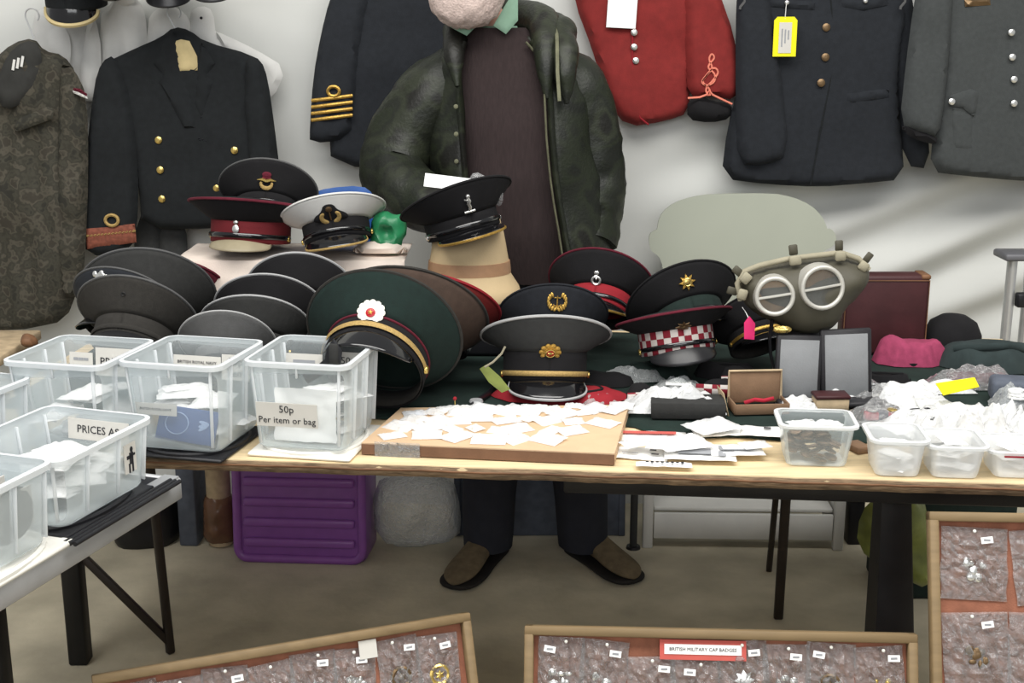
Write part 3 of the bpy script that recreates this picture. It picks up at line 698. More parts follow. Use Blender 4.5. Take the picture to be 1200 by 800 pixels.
# clothes
def ering(z, cx, cy, a, b, n=40, f0=0., f1=360., amp=0., sd=0.):
    out = []
    full = (f1-f0) >= 359.9
    for k in range(n):
        ph = math.radians(f0+(f1-f0)*k/(n if full else n-1))
        w = 1+amp*noise.noise(Vector((math.sin(ph)*2.2, math.cos(ph)*2.2+sd, z*7)))
        out.append(Vector((cx+a*w*math.sin(ph), cy-b*w*math.cos(ph), z)))
    return out
def interp(tab, n):
    out = []
    for i in range(n):
        t_ = i/(n-1)*(len(tab)-1); k = min(int(t_), len(tab)-2); f = t_-k; f = f*f*(3-2*f) if False else f
        out.append(tuple(a+(b-a)*f for a, b in zip(tab[k], tab[k+1])))
    return out
sw = interp([(.84, .05, PY, .2, .15), (.98, .04, PY, .21, .175), (1.12, .025, PY, .205, .175), (1.26, .01, PY, .2, .155), (1.37, 0, PY, .19, .125), (1.45, -.018, PY-.005, .14, .1), (1.506, -.046, PY-.026, .082, .078)], 40)
mk('jumper', loft([ering(*r, amp=.02) for r in sw]), 'sweater', PERSON)
for P in ([(512, 16), (528, 32), (547, 42), (559, 30), (546, 12)], [(578, 30), (593, 40), (607, 24), (607, 0), (602, -10), (592, 6)]):
    mk('shirt_collar', pillow_px(P, PY-.118, .004, .003, .008, .006, .0, it=0), 'shirt_green', PERSON)
mk('shirt_collar', loft([ering(z, -.052, PY-.022, a, a*.95, 30) for z, a in ((1.47, .068), (1.495, .068), (1.51, .064))], caps=False), 'shirt_green', PERSON, solid=.004)
def legs():
    gs = []
    for tab in ([(.05, .205, PY-.03, .07, .085), (.2, .2, PY-.025, .078, .09), (.5, .165, PY-.02, .088, .095), (.8, .13, PY, .105, .12), (.95, .09, PY, .13, .14)],
                [(.05, -.07, PY-.03, .07, .085), (.2, -.065, PY-.025, .078, .09), (.5, -.045, PY-.02, .088, .095), (.8, -.02, PY, .105, .12), (.95, .02, PY, .13, .14)]):
        gs.append(loft([ering(*r, n=28, amp=.05) for r in interp(tab, 26)]))
    gs.append(loft([ering(*r, n=36) for r in interp([(.8, .055, PY, .12, .12), (.9, .055, PY, .185, .145), (1.0, .05, PY, .2, .16)], 8)]))
    return join(*gs)
mk('trousers', legs(), 'trousers', PERSON)
def shoe(heel, toe):
    heel, toe = Vector(heel), Vector(toe); d = (toe-heel); L = d.length; d.normalize(); s = Vector((d.y, -d.x, 0))
    prof = [(0, .024, .055), (.03, .034, .085), (.12, .036, .095), (.3, .037, .1), (.45, .04, .085), (.62, .047, .066), (.8, .05, .052), (.93, .04, .042), (1, .012, .03)]
    up = []; so = []
    for f, w_, h in prof:
        c = heel+d*(L*f)
        up.append([c+s*(w_*math.sin(a))*(1 if math.cos(a) < 0 else 1)+Vector((0, 0, .016+max(0, (1-math.cos(a))/2)**.75*(h-.016))) for a in [2*math.pi*k/20 for k in range(20)]])
        so.append([c+s*x*(w_+.011)+Vector((0, 0, z)) for x, z in ((-1, .002), (1, .002), (1.04, .012), (1, .02), (-1, .02), (-1.04, .012))])
    u = mk('shoe', loft(up), 'suede', PERSON, sub=2); mk('sole', loft(so), 'sole', u, sub=2)
shoe((-.045, PY+.04, 0), (-.165, 3.25, 0)); shoe((.185, PY+.04, 0), (.345, 3.29, 0))
# jacket: open front, hood collar, full sleeves
jt = interp([(.82, .03, PY, .25, .2, 30, 330), (.95, .03, PY, .245, .2, 27, 328), (1.1, .015, PY, .235, .195, 25, 326), (1.22, .005, PY, .228, .18, 25, 325), (1.33, -.005, PY, .222, .155, 27, 324), (1.4, -.012, PY, .2, .13, 32, 322), (1.445, -.025, PY, .155, .115, 38, 318), (1.48, -.04, PY, .115, .105, 42, 318)], 48)
JB = mk('jacket', loft([ering(z, cx, cy, a, b, 64, f0, f1, amp=.07, sd=3) for z, cx, cy, a, b, f0, f1 in jt], closed=False), 'smock', PERSON, solid=.014)
def sleeve(path, rad, sd):
    P = interp([(*p, r) for p, r in zip(path, rad)], 36)
    P = [(Vector(p[:3]), p[3]) for p in P]
    for _ in range(3): P = [P[0]]+[((P[i-1][0]+P[i][0]*2+P[i+1][0])/4, P[i][1]) for i in range(1, len(P)-1)]+[P[-1]]
    g = tube([p for p, r in P], [r for p, r in P], 28)
    V = []
    for i, v in enumerate(g[0]):
        c = P[min(i//28, 35)][0]; d = v-c
        t_ = i//28/36
        k = 1+.2*noise.noise(Vector((d.x*14+sd, d.y*14, v.z*13+t_*12)))+.07*noise.noise(Vector((v.x*26, v.y*26, v.z*40+sd)))
        V.append(c+d*k)
    return V, g[1]
slv = mk('sleeve', sleeve([(-.12, PY, 1.395), (-.205, PY, 1.345), (-.285, PY-.01, 1.235), (-.322, PY-.04, 1.13), (-.28, PY-.13, 1.085), (-.215, PY-.2, 1.06), (-.165, PY-.245, 1.045)], [.075, .09, .09, .088, .082, .072, .06], 1), 'smock', JB)
slv2 = mk('sleeve', sleeve([(.1, PY, 1.395), (.165, PY, 1.345), (.205, PY, 1.235), (.225, PY, 1.12), (.222, PY-.03, 1.02), (.21, PY-.07, .94)], [.075, .088, .088, .088, .085, .07], 6), 'smock', JB)
def edge_path(col, off):
    return [ering(z, cx, cy, a+off, b+off, 2, f0, f1, amp=0)[col] + Vector((0, -.012, 0)) for z, cx, cy, a, b, f0, f1 in jt[::3]]
for col, m, r in ((0, 'smock', .02), (1, 'smock', .018)):
    mk('placket', tube(edge_path(col, .004), r, 8, flat=.45), m, JB)
mk('zip_tape', tube([p+Vector((-.015, -.012, 0)) for p in edge_path(0, .006)], .006, 6, flat=.5), 'smock_tape', JB)
# collar and rolled hood: a heavy roll round the neck down the chest edges
cp = [(-.14, PY-.15, 1.36), (-.15, PY-.125, 1.43), (-.15, PY-.06, 1.49), (-.125, PY+.03, 1.525), (-.045, PY+.09, 1.54), (.04, PY+.05, 1.535), (.085, PY-.03, 1.52), (.085, PY-.1, 1.475), (.085, PY-.15, 1.40), (.09, PY-.165, 1.33)]
g = sleeve(cp, [.006, .026, .034, .04, .045, .045, .044, .04, .028, .006], 9)
mk('hood_roll', g, 'smock', JB)
mk('hood_roll', sleeve([Vector(p)+Vector((.05, -.012, -.012)) for p in cp[5:]], [.03, .034, .036, .03, .006], 13), 'smock', JB)
mk('zip_tape', tube([Vector(p)+Vector((.03, -.045, -.004)) for p in cp[6:]], .005, 6), 'smock_tape', JB)
for zz in (1.1, 1.17, 1.24, 1.31):
    e = ering(zz, .005, PY, .232, .186, 2, 25, 325)[1]
    mk('snap', tf(ell_g(.006, .006, .004, 10), T(e.x-.016, e.y-.012, zz)), 'smock_tape', JB)
# ------------------------------------------------------------------ caps
def badge_parts(kind):
    o = []
    def ring(rx, rz, r, m, n=24, y=-.002): o.append(('badge', tube([(rx*math.cos(2*math.pi*k/n), y, rz*math.sin(2*math.pi*k/n)) for k in range(n)], r, 6, True), m))
    if kind == 'anchor':
        leaves = []
        for s in (-1, 1):
            for k in range(8):
                a = math.radians(-80+k*19); x, z = s*.021*math.cos(a), .019*math.sin(a)
                leaves.append(tf(ell_g(.0034, .0068, .003, 8), T(x, 0, z) @ R(s*(25+k*8)-s*60, 'Y')))
        o.append(('badge', join(*leaves), 'gold'))
        o.append(('anchor', join(tube([(0, -.003, .013), (0, -.003, -.012)], .0017, 6), tube([(-.007, -.003, .009), (.007, -.003, .009)], .0013, 6), tube([(.01*math.sin(a), -.003, -.004-.008*math.cos(a)) for a in [-1.2+.3*k for k in range(9)]], .0015, 6)), 'gold'))
    elif kind == 'star':
        o.append(('badge', star_g(.024, .013, 8, .005), 'gold')); o.append(('centre', tf(ell_g(.009, .009, .004, 16), T(0, -.003, 0)), 'brass')); ring(.0098, .0098, .0016, 'brass', y=-.005)
    elif kind == 'soviet':
        sc = [tf(ell_g(.0065, .0065, .004, 10), T(.0195*math.cos(2*math.pi*k/12), 0, .017*math.sin(2*math.pi*k/12))) for k in range(12)]
        o.append(('badge', join(ell_g(.02, .0175, .004, 20), *sc), 'enamel_white')); o.append(('red_centre', tf(ell_g(.009, .0085, .003, 12), T(0, -.0035, -.002)), 'enamel_red'))
        o.append(('cockade', tf(star_g(.006, .0025, 5, .002), T(0, -.0065, -.002)), 'gold'))
    elif kind == 'cockade':
        sc = [tf(ell_g(.006, .006, .004, 10), T(.0175*math.cos(2*math.pi*k/10), 0, .0165*math.sin(2*math.pi*k/10))) for k in range(10)]
        o.append(('badge', join(ell_g(.018, .017, .004, 20), *sc), 'gold')); o.append(('red_centre', tf(ell_g(.0085, .0085, .003, 14), T(0, -.0035, 0)), 'enamel_red')); o.append(('centre_star', tf(star_g(.0075, .003, 5, .003), T(0, -.006, 0)), 'brass')); ring(.0095, .0095, .0015, 'brass', y=-.006)
    elif kind == 'figure':
        o.append(('badge', join(tf(ell_g(.0045, .0045, .005, 10), T(0, 0, .022)), tube([(0, -.002, .018), (.001, -.002, .012), (-.001, -.002, .004), (.002, -.002, -.004), (0, -.002, -.012)], [.003, .005, .004, .004, .0025], 8), tube([(-.012, -.002, -.015), (.012, -.002, -.015)], .003, 8), tube([(-.002, -.002, .012), (-.009, -.002, .016)], .0018, 6)), 'silver'))
    elif kind == 'eagle':
        o.append(('crown', join(ell_g(.011, .008, .006, 14), tf(bx(.02, .004, .005, .001), T(0, -.002, -.009))) if False else join(tf(ell_g(.013, .008, .006, 14), T(0, 0, .02)), tf(bx(.024, .004, .006, .001), T(0, -.002, .011))), 'maroon'))
        wing = []
        for s in (-1, 1): wing.append(tube([(0, -.004, .002), (s*.012, -.004, .006), (s*.026, -.004, .004)], [.005, .004, .001], 6))
        o.append(('eagle', join(*wing), 'brass')); 
        o.append(('badge', join(*[tf(ell_g(.004, .006, .003, 8), T(.015*math.cos(a), 0, -.006+.012*math.sin(a))) for a in [math.radians(180+k*18) for k in range(11)]]), 'gold_cord'))
    elif kind == 'oak':
        back = smooth_poly([Vector(q) for q in ((-.05, -.022), (.05, -.022), (.046, .0), (.022, .014), (.014, .036), (-.014, .036), (-.022, .014), (-.046, .0))], 2)
        o.append(('badge_patch', pillow2(back, .004, .001, .008, .01), 'black_cloth'))
        lv = []
        for s in (-1, 1):
            for k in range(7):
                a = math.radians(-70+k*16); lv.append(tf(ell_g(.0055, .009, .004, 8), T(s*(.006+.018*math.cos(a)), -.004, -.002+.017*math.sin(a)) @ R(s*(40-k*14), 'Y')))
        o.append(('badge', join(*lv), 'gold_cord')); o.append(('crown', join(tf(ell_g(.009, .008, .005, 12), T(0, -.004, .023)), tube([(0, -.006, .014), (0, -.006, -.012)], .002, 6)), 'bronze'))
    elif kind == 'crest':
        ring(.009, .009, .0028, 'silver'); o.append(('crown', join(tf(ell_g(.006, .005, .004, 10), T(0, 0, .017)), tf(ell_g(.003, .003, .004, 8), T(0, -.001, .004))), 'silver'))
    elif kind == 'plate':
        o.append(('badge', join(tf(ell_g(.007, .009, .004, 12), T(0, 0, 0)), tf(ell_g(.005, .004, .004, 10), T(0, 0, .014)), tf(bx(.016, .003, .004, .001), T(0, -.001, -.012))), 'silver'))
    elif kind == 'spray':
        rr = random.Random(3)
        o.append(('badge', join(*[tf(ell_g(.006, .007, .005, 8), T(rr.uniform(-.014, .014), 0, rr.uniform(-.012, .012))) for k in range(12)]), 'silver'))
    elif kind == 'dark':
        o.append(('badge', join(star_g(.02, .011, 8, .004), tf(ell_g(.006, .006, .003, 12), T(0, -.004, 0))), 'bronze'))
    elif kind == 'hole':
        o.append(('badge_eyelet', tf(tube([(.004*math.cos(k), 0, .004*math.sin(k)) for k in [2*math.pi*i/10 for i in range(10)]], .0014, 6, True), T(0, -.0005, 0)), 'black_metal'))
    return o
CAPS = []
def cap(name, label, px, py, wpx, Y, pitch=0, yaw=0, roll=0, crown='black_cloth', top=None, band=None, pipe=None, visor='patent', trim=None, strap='patent', badge=None, bz=.25, bs=1.,
        hf=.115, hb=.062, bh=.042, vl=.055, vs=48, ry=.135, buttons='brass', group='peaked caps laid out on the table', bandpipe=None, vw=62, trim_r=.0032, flare=.85, support=None, cat='cap'):
    top = top or crown; band = band or crown; pipe = pipe or crown
    ap = atY(px, py, Y); s = wpx/ppm(ap)/.28; rx = .14; a_, b_ = .088, .1; cy = -.008
    floor_z = support if support is not None else (TZ+.008 if Y < 3.01 else None)
    for _ in range(24):                            # ease the tilt until nothing sinks into what carries it
        Rm = R(roll, 'Y') @ R(yaw, 'Z') @ R(pitch, 'X') @ Matrix.Scale(s, 4)
        loc = ap - Rm.to_3x3() @ Vector((0, cy-ry, hf))
        pts = [Vector((rx*math.sin(p), cy-ry*math.cos(p), hb+(hf-hb)*((1+math.cos(p))/2)**1.15-.004)) for p in [k*math.pi/12 for k in range(24)]] + [Vector((a_*math.sin(q_)+vl*.5*math.sin(q_)*math.cos(math.radians(vs)), -b_*math.cos(q_)-vl*math.cos(math.radians(vs))*math.cos(q_), .004-.012*abs(q_)**2-vl*math.cos(q_*1.2)*math.sin(math.radians(vs))-.004)) for q_ in (-.9, -.6, -.3, 0, .3, .6, .9)] + [Vector((a_*1.05*math.sin(k*math.pi/6), -b_*1.05*math.cos(k*math.pi/6), -.002)) for k in range(12)]
        zz_ = [(loc + Rm.to_3x3() @ p).z for p in pts]; low = min(zz_)
        if floor_z is None or low >= floor_z: break
        if support is not None: loc.z += floor_z-low; break
        if 24 <= zz_.index(low) < 31 and visor and vs > 24: vs -= 6      # the peak touches first: a flatter peak
        elif pitch < -6: pitch += 2
        else: loc.z += floor_z-low; break
    M = Matrix.Translation(loc) @ Rm
    o = thing(name, label, cat, loc, group); 
    def rimz(ph): return hb+(hf-hb)*((1+math.cos(ph))/2)**1.15
    def surf(ph, k):
        bt = Vector((a_*math.sin(ph), -b_*math.cos(ph), bh)); rm = Vector((rx*math.sin(ph), cy-ry*math.cos(ph), rimz(ph)))
        kk = k**flare
        return Vector((bt.x+(rm.x-bt.x)*kk, bt.y+(rm.y-bt.y)*kk, bt.z+(rm.z-bt.z)*k))
    n = 56; PH = [2*math.pi*j/n for j in range(n)]
    rings = [[surf(p, k/7) for p in PH] for k in range(8)]
    mk('crown', tf(loft(rings, caps=False), M), crown, o, solid=.002)
    tr = []
    for k in range(7):
        f = 1-k/6; f = max(f, .004)
        tr.append([Vector((rx*math.sin(p)*f, cy-ry*math.cos(p)*f, (hb+hf)/2+(rimz(p)-(hb+hf)/2)*f + .012*(1-f**3))) for p in PH])
    mk('crown_top', tf(loft(tr, caps=False), M), top, o, solid=.002)
    mk('piping', tf(tube([surf(p, 1) for p in PH], .0032, 6, True), M), pipe, o)
    # band with uv in metres for woven dicing
    V = []; uv = []
    for k in range(5):
        for j in range(n+1):
            p = 2*math.pi*j/n; z = bh*k/4
            V.append(Vector((a_*1.012*math.sin(p), -b_*1.012*math.cos(p), z+(.002 if k == 4 else 0)))); uv.append((p*.094*s, z*s))
    Fc = [(k*(n+1)+j, k*(n+1)+j+1, (k+1)*(n+1)+j+1, (k+1)*(n+1)+j) for k in range(4) for j in range(n)]
    mk('band', tf((V, Fc), M), band, o, uv=uv, solid=.002)
    if bandpipe: mk('band_piping', tf(tube([Vector((a_*1.03*math.sin(p), -b_*1.03*math.cos(p), bh)) for p in PH], .0022, 6, True), M), bandpipe, o)
    mk('sweatband', tf(loft([[Vector((a_*.97*math.sin(p), -b_*.97*math.cos(p), z)) for p in PH] for z in (.001, .03)], caps=False), M), 'charcoal_brown', o, solid=.0015)
    sl = math.radians(vs); vwr = math.radians(vw)
    def vis(u, v):
        ph = (-1+2*u)*vwr; L = vl*max(0, math.cos(ph/vwr*math.pi/2))**.55*v
        d = Vector((math.sin(ph)*.55, -math.cos(ph), 0)).normalized()
        return Vector((a_*1.0*math.sin(ph), -b_*math.cos(ph), .008-.012*(abs(ph)/vwr)**2)) + d*L*math.cos(sl) + Vector((0, 0, -L*math.sin(sl)+.004*math.sin(math.pi*v)))
    if visor:
        vo = mk('visor', tf(grid(24, 8, vis), M), visor, o, solid=.003)
        if trim: mk('visor_trim', tf(tube([vis(k/30, 1) for k in range(31)], trim_r, 6), M), trim, vo)
    if strap:
        mk('chin_strap', tf(tube([Vector((a_*1.05*math.sin(p), -b_*1.06*math.cos(p), .013+.006*math.cos(p))) for p in [math.radians(-84+168*k/24) for k in range(25)]], .0055, 6, flat=.4), M), strap, o)
    if buttons:
        for sg in (-1, 1):
            p = sg*math.radians(86)
            mk('button', tf(tf(disc(.0075, .006, 12), T(a_*1.04*math.sin(p), -b_*1.04*math.cos(p), .012) @ R(sg*90, 'Y')), M), buttons, o)
    if badge:
        pt = surf(0, bz) if bz > 0 else Vector((0, -b_*1.015, bh*(1+bz)))
        tg = (surf(0, min(1, bz+.1))-surf(0, max(0, bz-.1))).normalized() if bz > 0 else Vector((0, 0, 1))
        nb = Vector((1, 0, 0)).cross(tg)*-1
        nb = Vector((0, tg.z, -tg.y))
        BM = Matrix(((1, nb.x, tg.x, pt.x), (0, nb.y, tg.y, pt.y-.002), (0, nb.z, tg.z, pt.z), (0, 0, 0, 1))) @ Matrix.Scale(bs, 4)
        bo_ = None
        for nm, g, m in badge_parts(badge):
            q = mk(nm, tf(g, M @ BM), m, o if bo_ is None else bo_)
            bo_ = bo_ or q
    # what carries it
    zs = []; 
    for ch in o.children: zs += [(WM[o] @ v.co) for v in ch.data.vertices]
    zm = min(v.z for v in zs); CAPS.append((name, label, round(zm, 3), [round(min(v.y for v in zs), 2), round(max(v.y for v in zs), 2)], round(s*.28, 3)))
    return o, M, zm
# raised back display: cloth-covered box, black plinth for the bust, green riser on the right
def rbox(name, label, cat, x0, x1, y0, y1, z0, z1, m, bev=.008):
    return tag(mk(name, bx(x1-x0, y1-y0, z1-z0, bev, ((x0+x1)/2, (y0+y1)/2, (z0+z1)/2), 2), m), label, cat)
c = atY(340, 304, 3.07); RZ = c.z
t = thing('display_riser', 'box draped with a pale pink cloth raising the back row of caps', 'box', (-.52, 3.18, TZ+.006))
mk('box', bx(.46, .22, RZ-.006-TZ-.006, .004, (-.54, 3.18, (RZ-.006+TZ+.006)/2)), 'brown_card', t)
def drape(u, v):
    x = -.82+.56*u
    if v < .5: y, z = 3.06+.24*(1-v/.5), RZ
    else: k = (v-.5)/.5; y, z = 3.052-.012*k+.008*noise.noise(Vector((x*12, k*2, 0))), RZ-.11*k*(1+.3*noise.noise(Vector((x*6, 0, 2))))
    if u > .85 and v < .8: z += .0
    return x, y, z+.002*noise.noise(Vector((x*20, y*20, 0)))
mk('cloth', grid(60, 24, drape), 'cream_cloth', t, solid=.002)
c0 = atY(452, 296, 3.02)
tag(mk('folded_cloth', tf(pillow2(smooth_poly([Vector(q) for q in ((-.09, 0), (.07, 0), (.05, .022), (0, .035), (-.06, .03))]), .06, .06, .014, .05, .01, 20, 6), T(c0.x-.015, 3.13, RZ+.002)), 'cream_cloth'), 'crumpled pale cloth beside the white naval cap', 'cloth')
BZ = atY(550, 362, 2.93).z
rbox('plinth', 'black box under the cream display bust', 'box', -.19, .02, 2.96, 3.17, TZ+.006, BZ, 'black_plastic')
# cream bust carrying a cap
bc = Vector((atY(550, 330, 3.06).x, 3.065, BZ))
t = thing('display_bust', 'cream display bust with a tan tape band wearing a dark cap', 'bust', bc)
k_ = 1/ppm(bc)
prof = [(.001, 0), (60*k_, 0), (61*k_, 4*k_), (58*k_, 14*k_), (49*k_, 28*k_), (47*k_, 34*k_), (46*k_, 44*k_), (43*k_, 62*k_), (40*k_, 78*k_), (36*k_, 92*k_), (28*k_, 104*k_), (14*k_, 110*k_), (.001, 112*k_)]
mk('neck', tf(lathe(prof, 40, 1, .82), T(*bc)), 'mannequin', t)
mk('tape', tf(lathe([(48.6*k_, 30*k_), (48.2*k_, 37*k_), (47.4*k_, 44*k_), (46*k_, 44.2*k_), (46*k_, 29.8*k_)], 40, 1, .82), T(*bc)), 'tape_tan', t)
G1_ = 'peaked caps along the table'
cap('peaked_cap', 'dark cap with silver figure badge worn by the cream bust', 545, 213, 142, 2.93, -5, 18, -14, 'black_cloth', visor='patent', trim='gold', badge='figure', bz=.3, bs=1.1, hf=.12, hb=.05, vs=24, vl=.05, buttons='silver', group=G1_)
cap('peaked_cap', 'dark cap with broad red band and maroon piping on the pink cloth', 270, 233, 149, 3.03, -7, -8, 2, 'black_cloth', top='black_cloth', band='red_dark', pipe='maroon', visor='cream_peak', badge='plate', bz=-.35, bs=1.1, hf=.1, hb=.072, bh=.05, vs=38, vl=.04, vw=52, group=G1_, support=RZ+.004)
cap('peaked_cap', 'dark cap with gold wings badge behind the red-banded cap', 314, 186, 118, 3.12, -28, 6, 6, 'black_cloth', pipe='piping_dim', visor='grey_patent', badge='eagle', bz=.3, bs=1.0, hf=.125, hb=.05, vs=22, vl=.05, buttons='silver', group=G1_)
cap('naval_cap', 'white-topped naval cap with dark band and gold oak-leaf badge', 382, 240, 127, 3.02, -16, 4, -9, 'white_cloth', top='white_cloth', band='black_cloth', pipe='white_cloth', visor='patent', trim='gold_cord', badge='oak', bz=.12, bs=.95, hf=.105, hb=.06, group=G1_, bh=.05, support=RZ+.004)
# left stack
cap('peaked_cap', 'large plain charcoal cap at the back of the left stack', 168, 291, 160, 2.845, -42, 8, 4, 'charcoal', pipe='piping_dim', badge=None, hf=.125, strap=None, vl=.036, vs=74, group=G1_)
cap('peaked_cap', 'maroon cap mostly hidden behind the large charcoal cap', 182, 300, 160, 2.96, -42, 8, 6, 'maroon', strap=None, vl=.036, vs=74, group=G1_, hf=.12)
cap('peaked_cap', 'dark blue-grey cap with silver leaf badge at the far left', 118, 313, 130, 2.76, -38, -16, -6, 'midnight', pipe='piping_dim', badge='spray', bz=.7, bs=1.1, group=G1_, hf=.12)
cap('peaked_cap', 'dark brown-grey cap with empty badge hole behind the first box', 146, 323, 146, 2.635, -36, -4, 4, 'charcoal_brown', pipe='piping_dim', visor='patent_soft', badge='hole', bz=.5, group=G1_, hf=.125, bh=.05, strap='charcoal_brown', buttons='black_metal')
# nested row of four
cap('peaked_cap', 'black cap with grey piping, rearmost of the four in a row', 350, 296, 130, 2.925, -44, 4, 3, 'black_cloth', pipe='piping_grey', strap=None, vl=.036, vs=74, group=G1_, hf=.12)
cap('peaked_cap', 'black cap with pale piping, second from the back of the row', 312, 321, 132, 2.82, -44, 4, 3, 'black_cloth', pipe='piping_grey', strap=None, vl=.036, vs=74, group=G1_, hf=.12)
cap('peaked_cap', 'charcoal cap with grey piping, second from the front of the row', 294, 346, 130, 2.715, -44, 4, 3, 'charcoal', pipe='piping_grey', strap=None, vl=.036, vs=74, group=G1_, hf=.12)
cap('peaked_cap', 'mid-grey cap at the front of the row behind the middle box', 258, 364, 116, 2.61, -44, 2, 0, 'mid_grey', top='mid_grey', pipe='piping_grey', strap=None, vl=.036, vs=74, group=G1_, hf=.12)
# big green cap and two behind
cap('officer_cap', 'large green officer cap with white and red badge and gold cord', 446, 317, 192, 2.47, -54, -10, 4, 'green_crown', band='black_cloth', pipe='charcoal_brown', bandpipe='maroon', visor='patent', strap='gold_cord', badge='soviet', bz=.06, bs=.95, hf=.12, hb=.055, group=G1_, bh=.04, ry=.12, vs=78, vl=.045)
cap('officer_cap', 'brown officer cap tucked behind the large green cap', 474, 313, 190, 2.585, -54, -8, 4, 'brown_cloth', pipe='charcoal_brown', strap=None, vl=.036, vs=74, group=G1_, hf=.11, ry=.12, bh=.035)
cap('officer_cap', 'red-edged cap at the back of the green cap stack', 488, 318, 188, 2.69, -54, -8, 5, 'scarlet', band='black_cloth', pipe='red_band', top='black_cloth', strap=None, vl=.036, vs=74, group=G1_, hf=.11, ry=.12, bh=.04, buttons='silver')
# middle
H_ = cap('officer_cap', 'grey officer cap with gold badge and cord in the centre', 648, 370, 160, 2.54, -16, 4, 2, 'blue_grey', band='black_cloth', pipe='piping_grey', visor='patent', trim='piping_grey', strap='gold_cord', badge='cockade', bz=.03, bs=1.0, hf=.14, hb=.06, group=G1_, bh=.062, vs=46, vl=.058)
cap('naval_cap', 'dark navy cap with gold anchor wreath behind the grey officer cap', 654, 333, 132, 2.77, -38, 2, 3, 'navy', pipe='navy', badge='anchor', bz=.5, bs=1.05, strap=None, vl=.036, vs=74, group=G1_, hf=.12)
cap('peaked_cap', 'dark cap with red band and silver crest behind the anchor cap', 702, 291, 128, 2.96, -34, -12, 3, 'black_cloth', top='black_cloth', band='red_band', pipe='maroon', trim='gold', badge='crest', bz=.08, bs=1.15, hf=.13, group=G1_, bh=.05)
cap('peaked_cap', 'dark green cap with gold eight-pointed star badge', 800, 308, 138, 2.84, -34, 8, -13, 'black_cloth', band='dark_green', pipe='black_cloth', badge='star', bz=.42, bs=.9, hf=.125, group=G1_, bh=.052)
cap('peaked_cap', 'maroon-edged cap with red and white diced band', 802, 364, 142, 2.64, -14, 6, -7, 'black_cloth', band='dicing', pipe='maroon', top='black_cloth', badge='dark', bz=.1, bs=1.0, hf=.095, hb=.075, bh=.055, vl=.045, vs=62, visor='patent_soft', group=G1_)
cap('peaked_cap', 'dark cap with a gold chin cord half hidden behind the gas mask', 896, 340, 110, 2.8, -36, 14, -4, 'black_cloth', band='black_cloth', strap='gold', group=G1_, hf=.12)
# caps hung high on the backdrop, top left
cap('peaked_cap', 'dark cap with yellow-edged peak hung above the camouflage jacket', 68, -24, 112, 3.60, 12, 0, 3, 'navy_dark', visor='patent', trim='tan_label', trim_r=.0075, vl=.05, vs=78, strap=None, buttons=None, group='caps hung high on the backdrop', hf=.1)
cap('peaked_cap', 'black cap hung high to the left of the blazer hanger', 122, -38, 80, 3.5, 10, 0, -2, 'black_cloth', visor='patent', vl=.05, vs=75, strap=None, buttons=None, group='caps hung high on the backdrop', hf=.1)
cap('peaked_cap', 'black cap hung high above the white tunic and blazer', 186, -38, 96, 3.62, 8, 0, 0, 'black_cloth', visor='patent_soft', vl=.05, vs=70, strap=None, buttons=None, group='caps hung high on the backdrop', hf=.1)
cap('peaked_cap', 'dark cap hung high above the off-white jacket sleeve', 240, -38, 86, 3.52, 8, 0, 0, 'navy_dark', visor='patent_soft', vl=.045, vs=72, strap=None, buttons=None, group='caps hung high on the backdrop', hf=.1)
# ------------------------------------------------------------------ clear boxes
def plastic_bin(name, label, M, w, d, h, taper=.9, m='bin', mr='bin_rim', ribs=True, group=None, r=.018, rim_t=.008):
    """open-topped see-through box; M puts its base centre"""
    o = thing(name, label, 'box', M.to_translation(), group)
    def rr(w_, d_, z, r_, n=5):
        out = []
        for cx, cy, a0 in ((1, 1, 0), (-1, 1, 90), (-1, -1, 180), (1, -1, 270)):
            for k in range(n+1):
                a = math.radians(a0+90*k/n); out.append(Vector((cx*(w_/2-r_)+r_*math.cos(a), cy*(d_/2-r_)+r_*math.sin(a), z)))
        return out
    rings = [rr(w*taper*.97, d*taper*.97, .001, r), rr(w*taper, d*taper, .005, r)] + [rr(w*(taper+(1-taper)*k/5), d*(taper+(1-taper)*k/5), .005+(h-.005)*k/5, r) for k in range(1, 6)]
    V, Fc = loft(rings, caps=False); Fc.append(tuple(range(len(rings[0])))[::-1])
    mk('body', tf((V, Fc), M), m, o, solid=.0018)
    mk('rim', tf(loft([rr(w+.002, d+.002, h-rim_t, r), rr(w+.014, d+.014, h-rim_t, r+.006), rr(w+.014, d+.014, h, r+.006), rr(w+.0, d+.0, h+.001, r)], caps=False), M), mr, o, solid=.0015)
    if ribs:
        for fx in (-.22, .12, .42):
            for sx in (-1, 1):
                g = span((sx*w*taper/2, fx*d, .01), (sx*(w/2+.0), fx*d, h-.01), .003, .012)
                mk('rib', tf(g, M), mr, o)
        for sx in (-1, 1): mk('rib', tf(span((sx*w*taper*.44, -d*taper/2-.001, .01), (sx*w*.44, -d/2-.001, h-.01), .006, .003), M), mr, o)
        mk('catch', tf(bx(.004, .004, .022, .001, (w*.02, -d/2-.004, h-.016)), M), mr, o)
    return o
def tray(name, label, M, w, d, h, m, cat='lid'):
    o = thing(name, label, cat, M.to_translation())
    mk('plate', tf(bx(w, d, h*.55, .004, (0, 0, h*.275), 2), M), m, o)
    mk('lip', tf(tube([(x, y, h*.62) for x, y in ((p.x, p.y) for p in smooth_poly([Vector(q) for q in ((-w/2+.006, -d/2+.006), (w/2-.006, -d/2+.006), (w/2-.006, d/2-.006), (-w/2+.006, d/2-.006))], 3))], h*.36, 6, True), M), m, o)
    return o
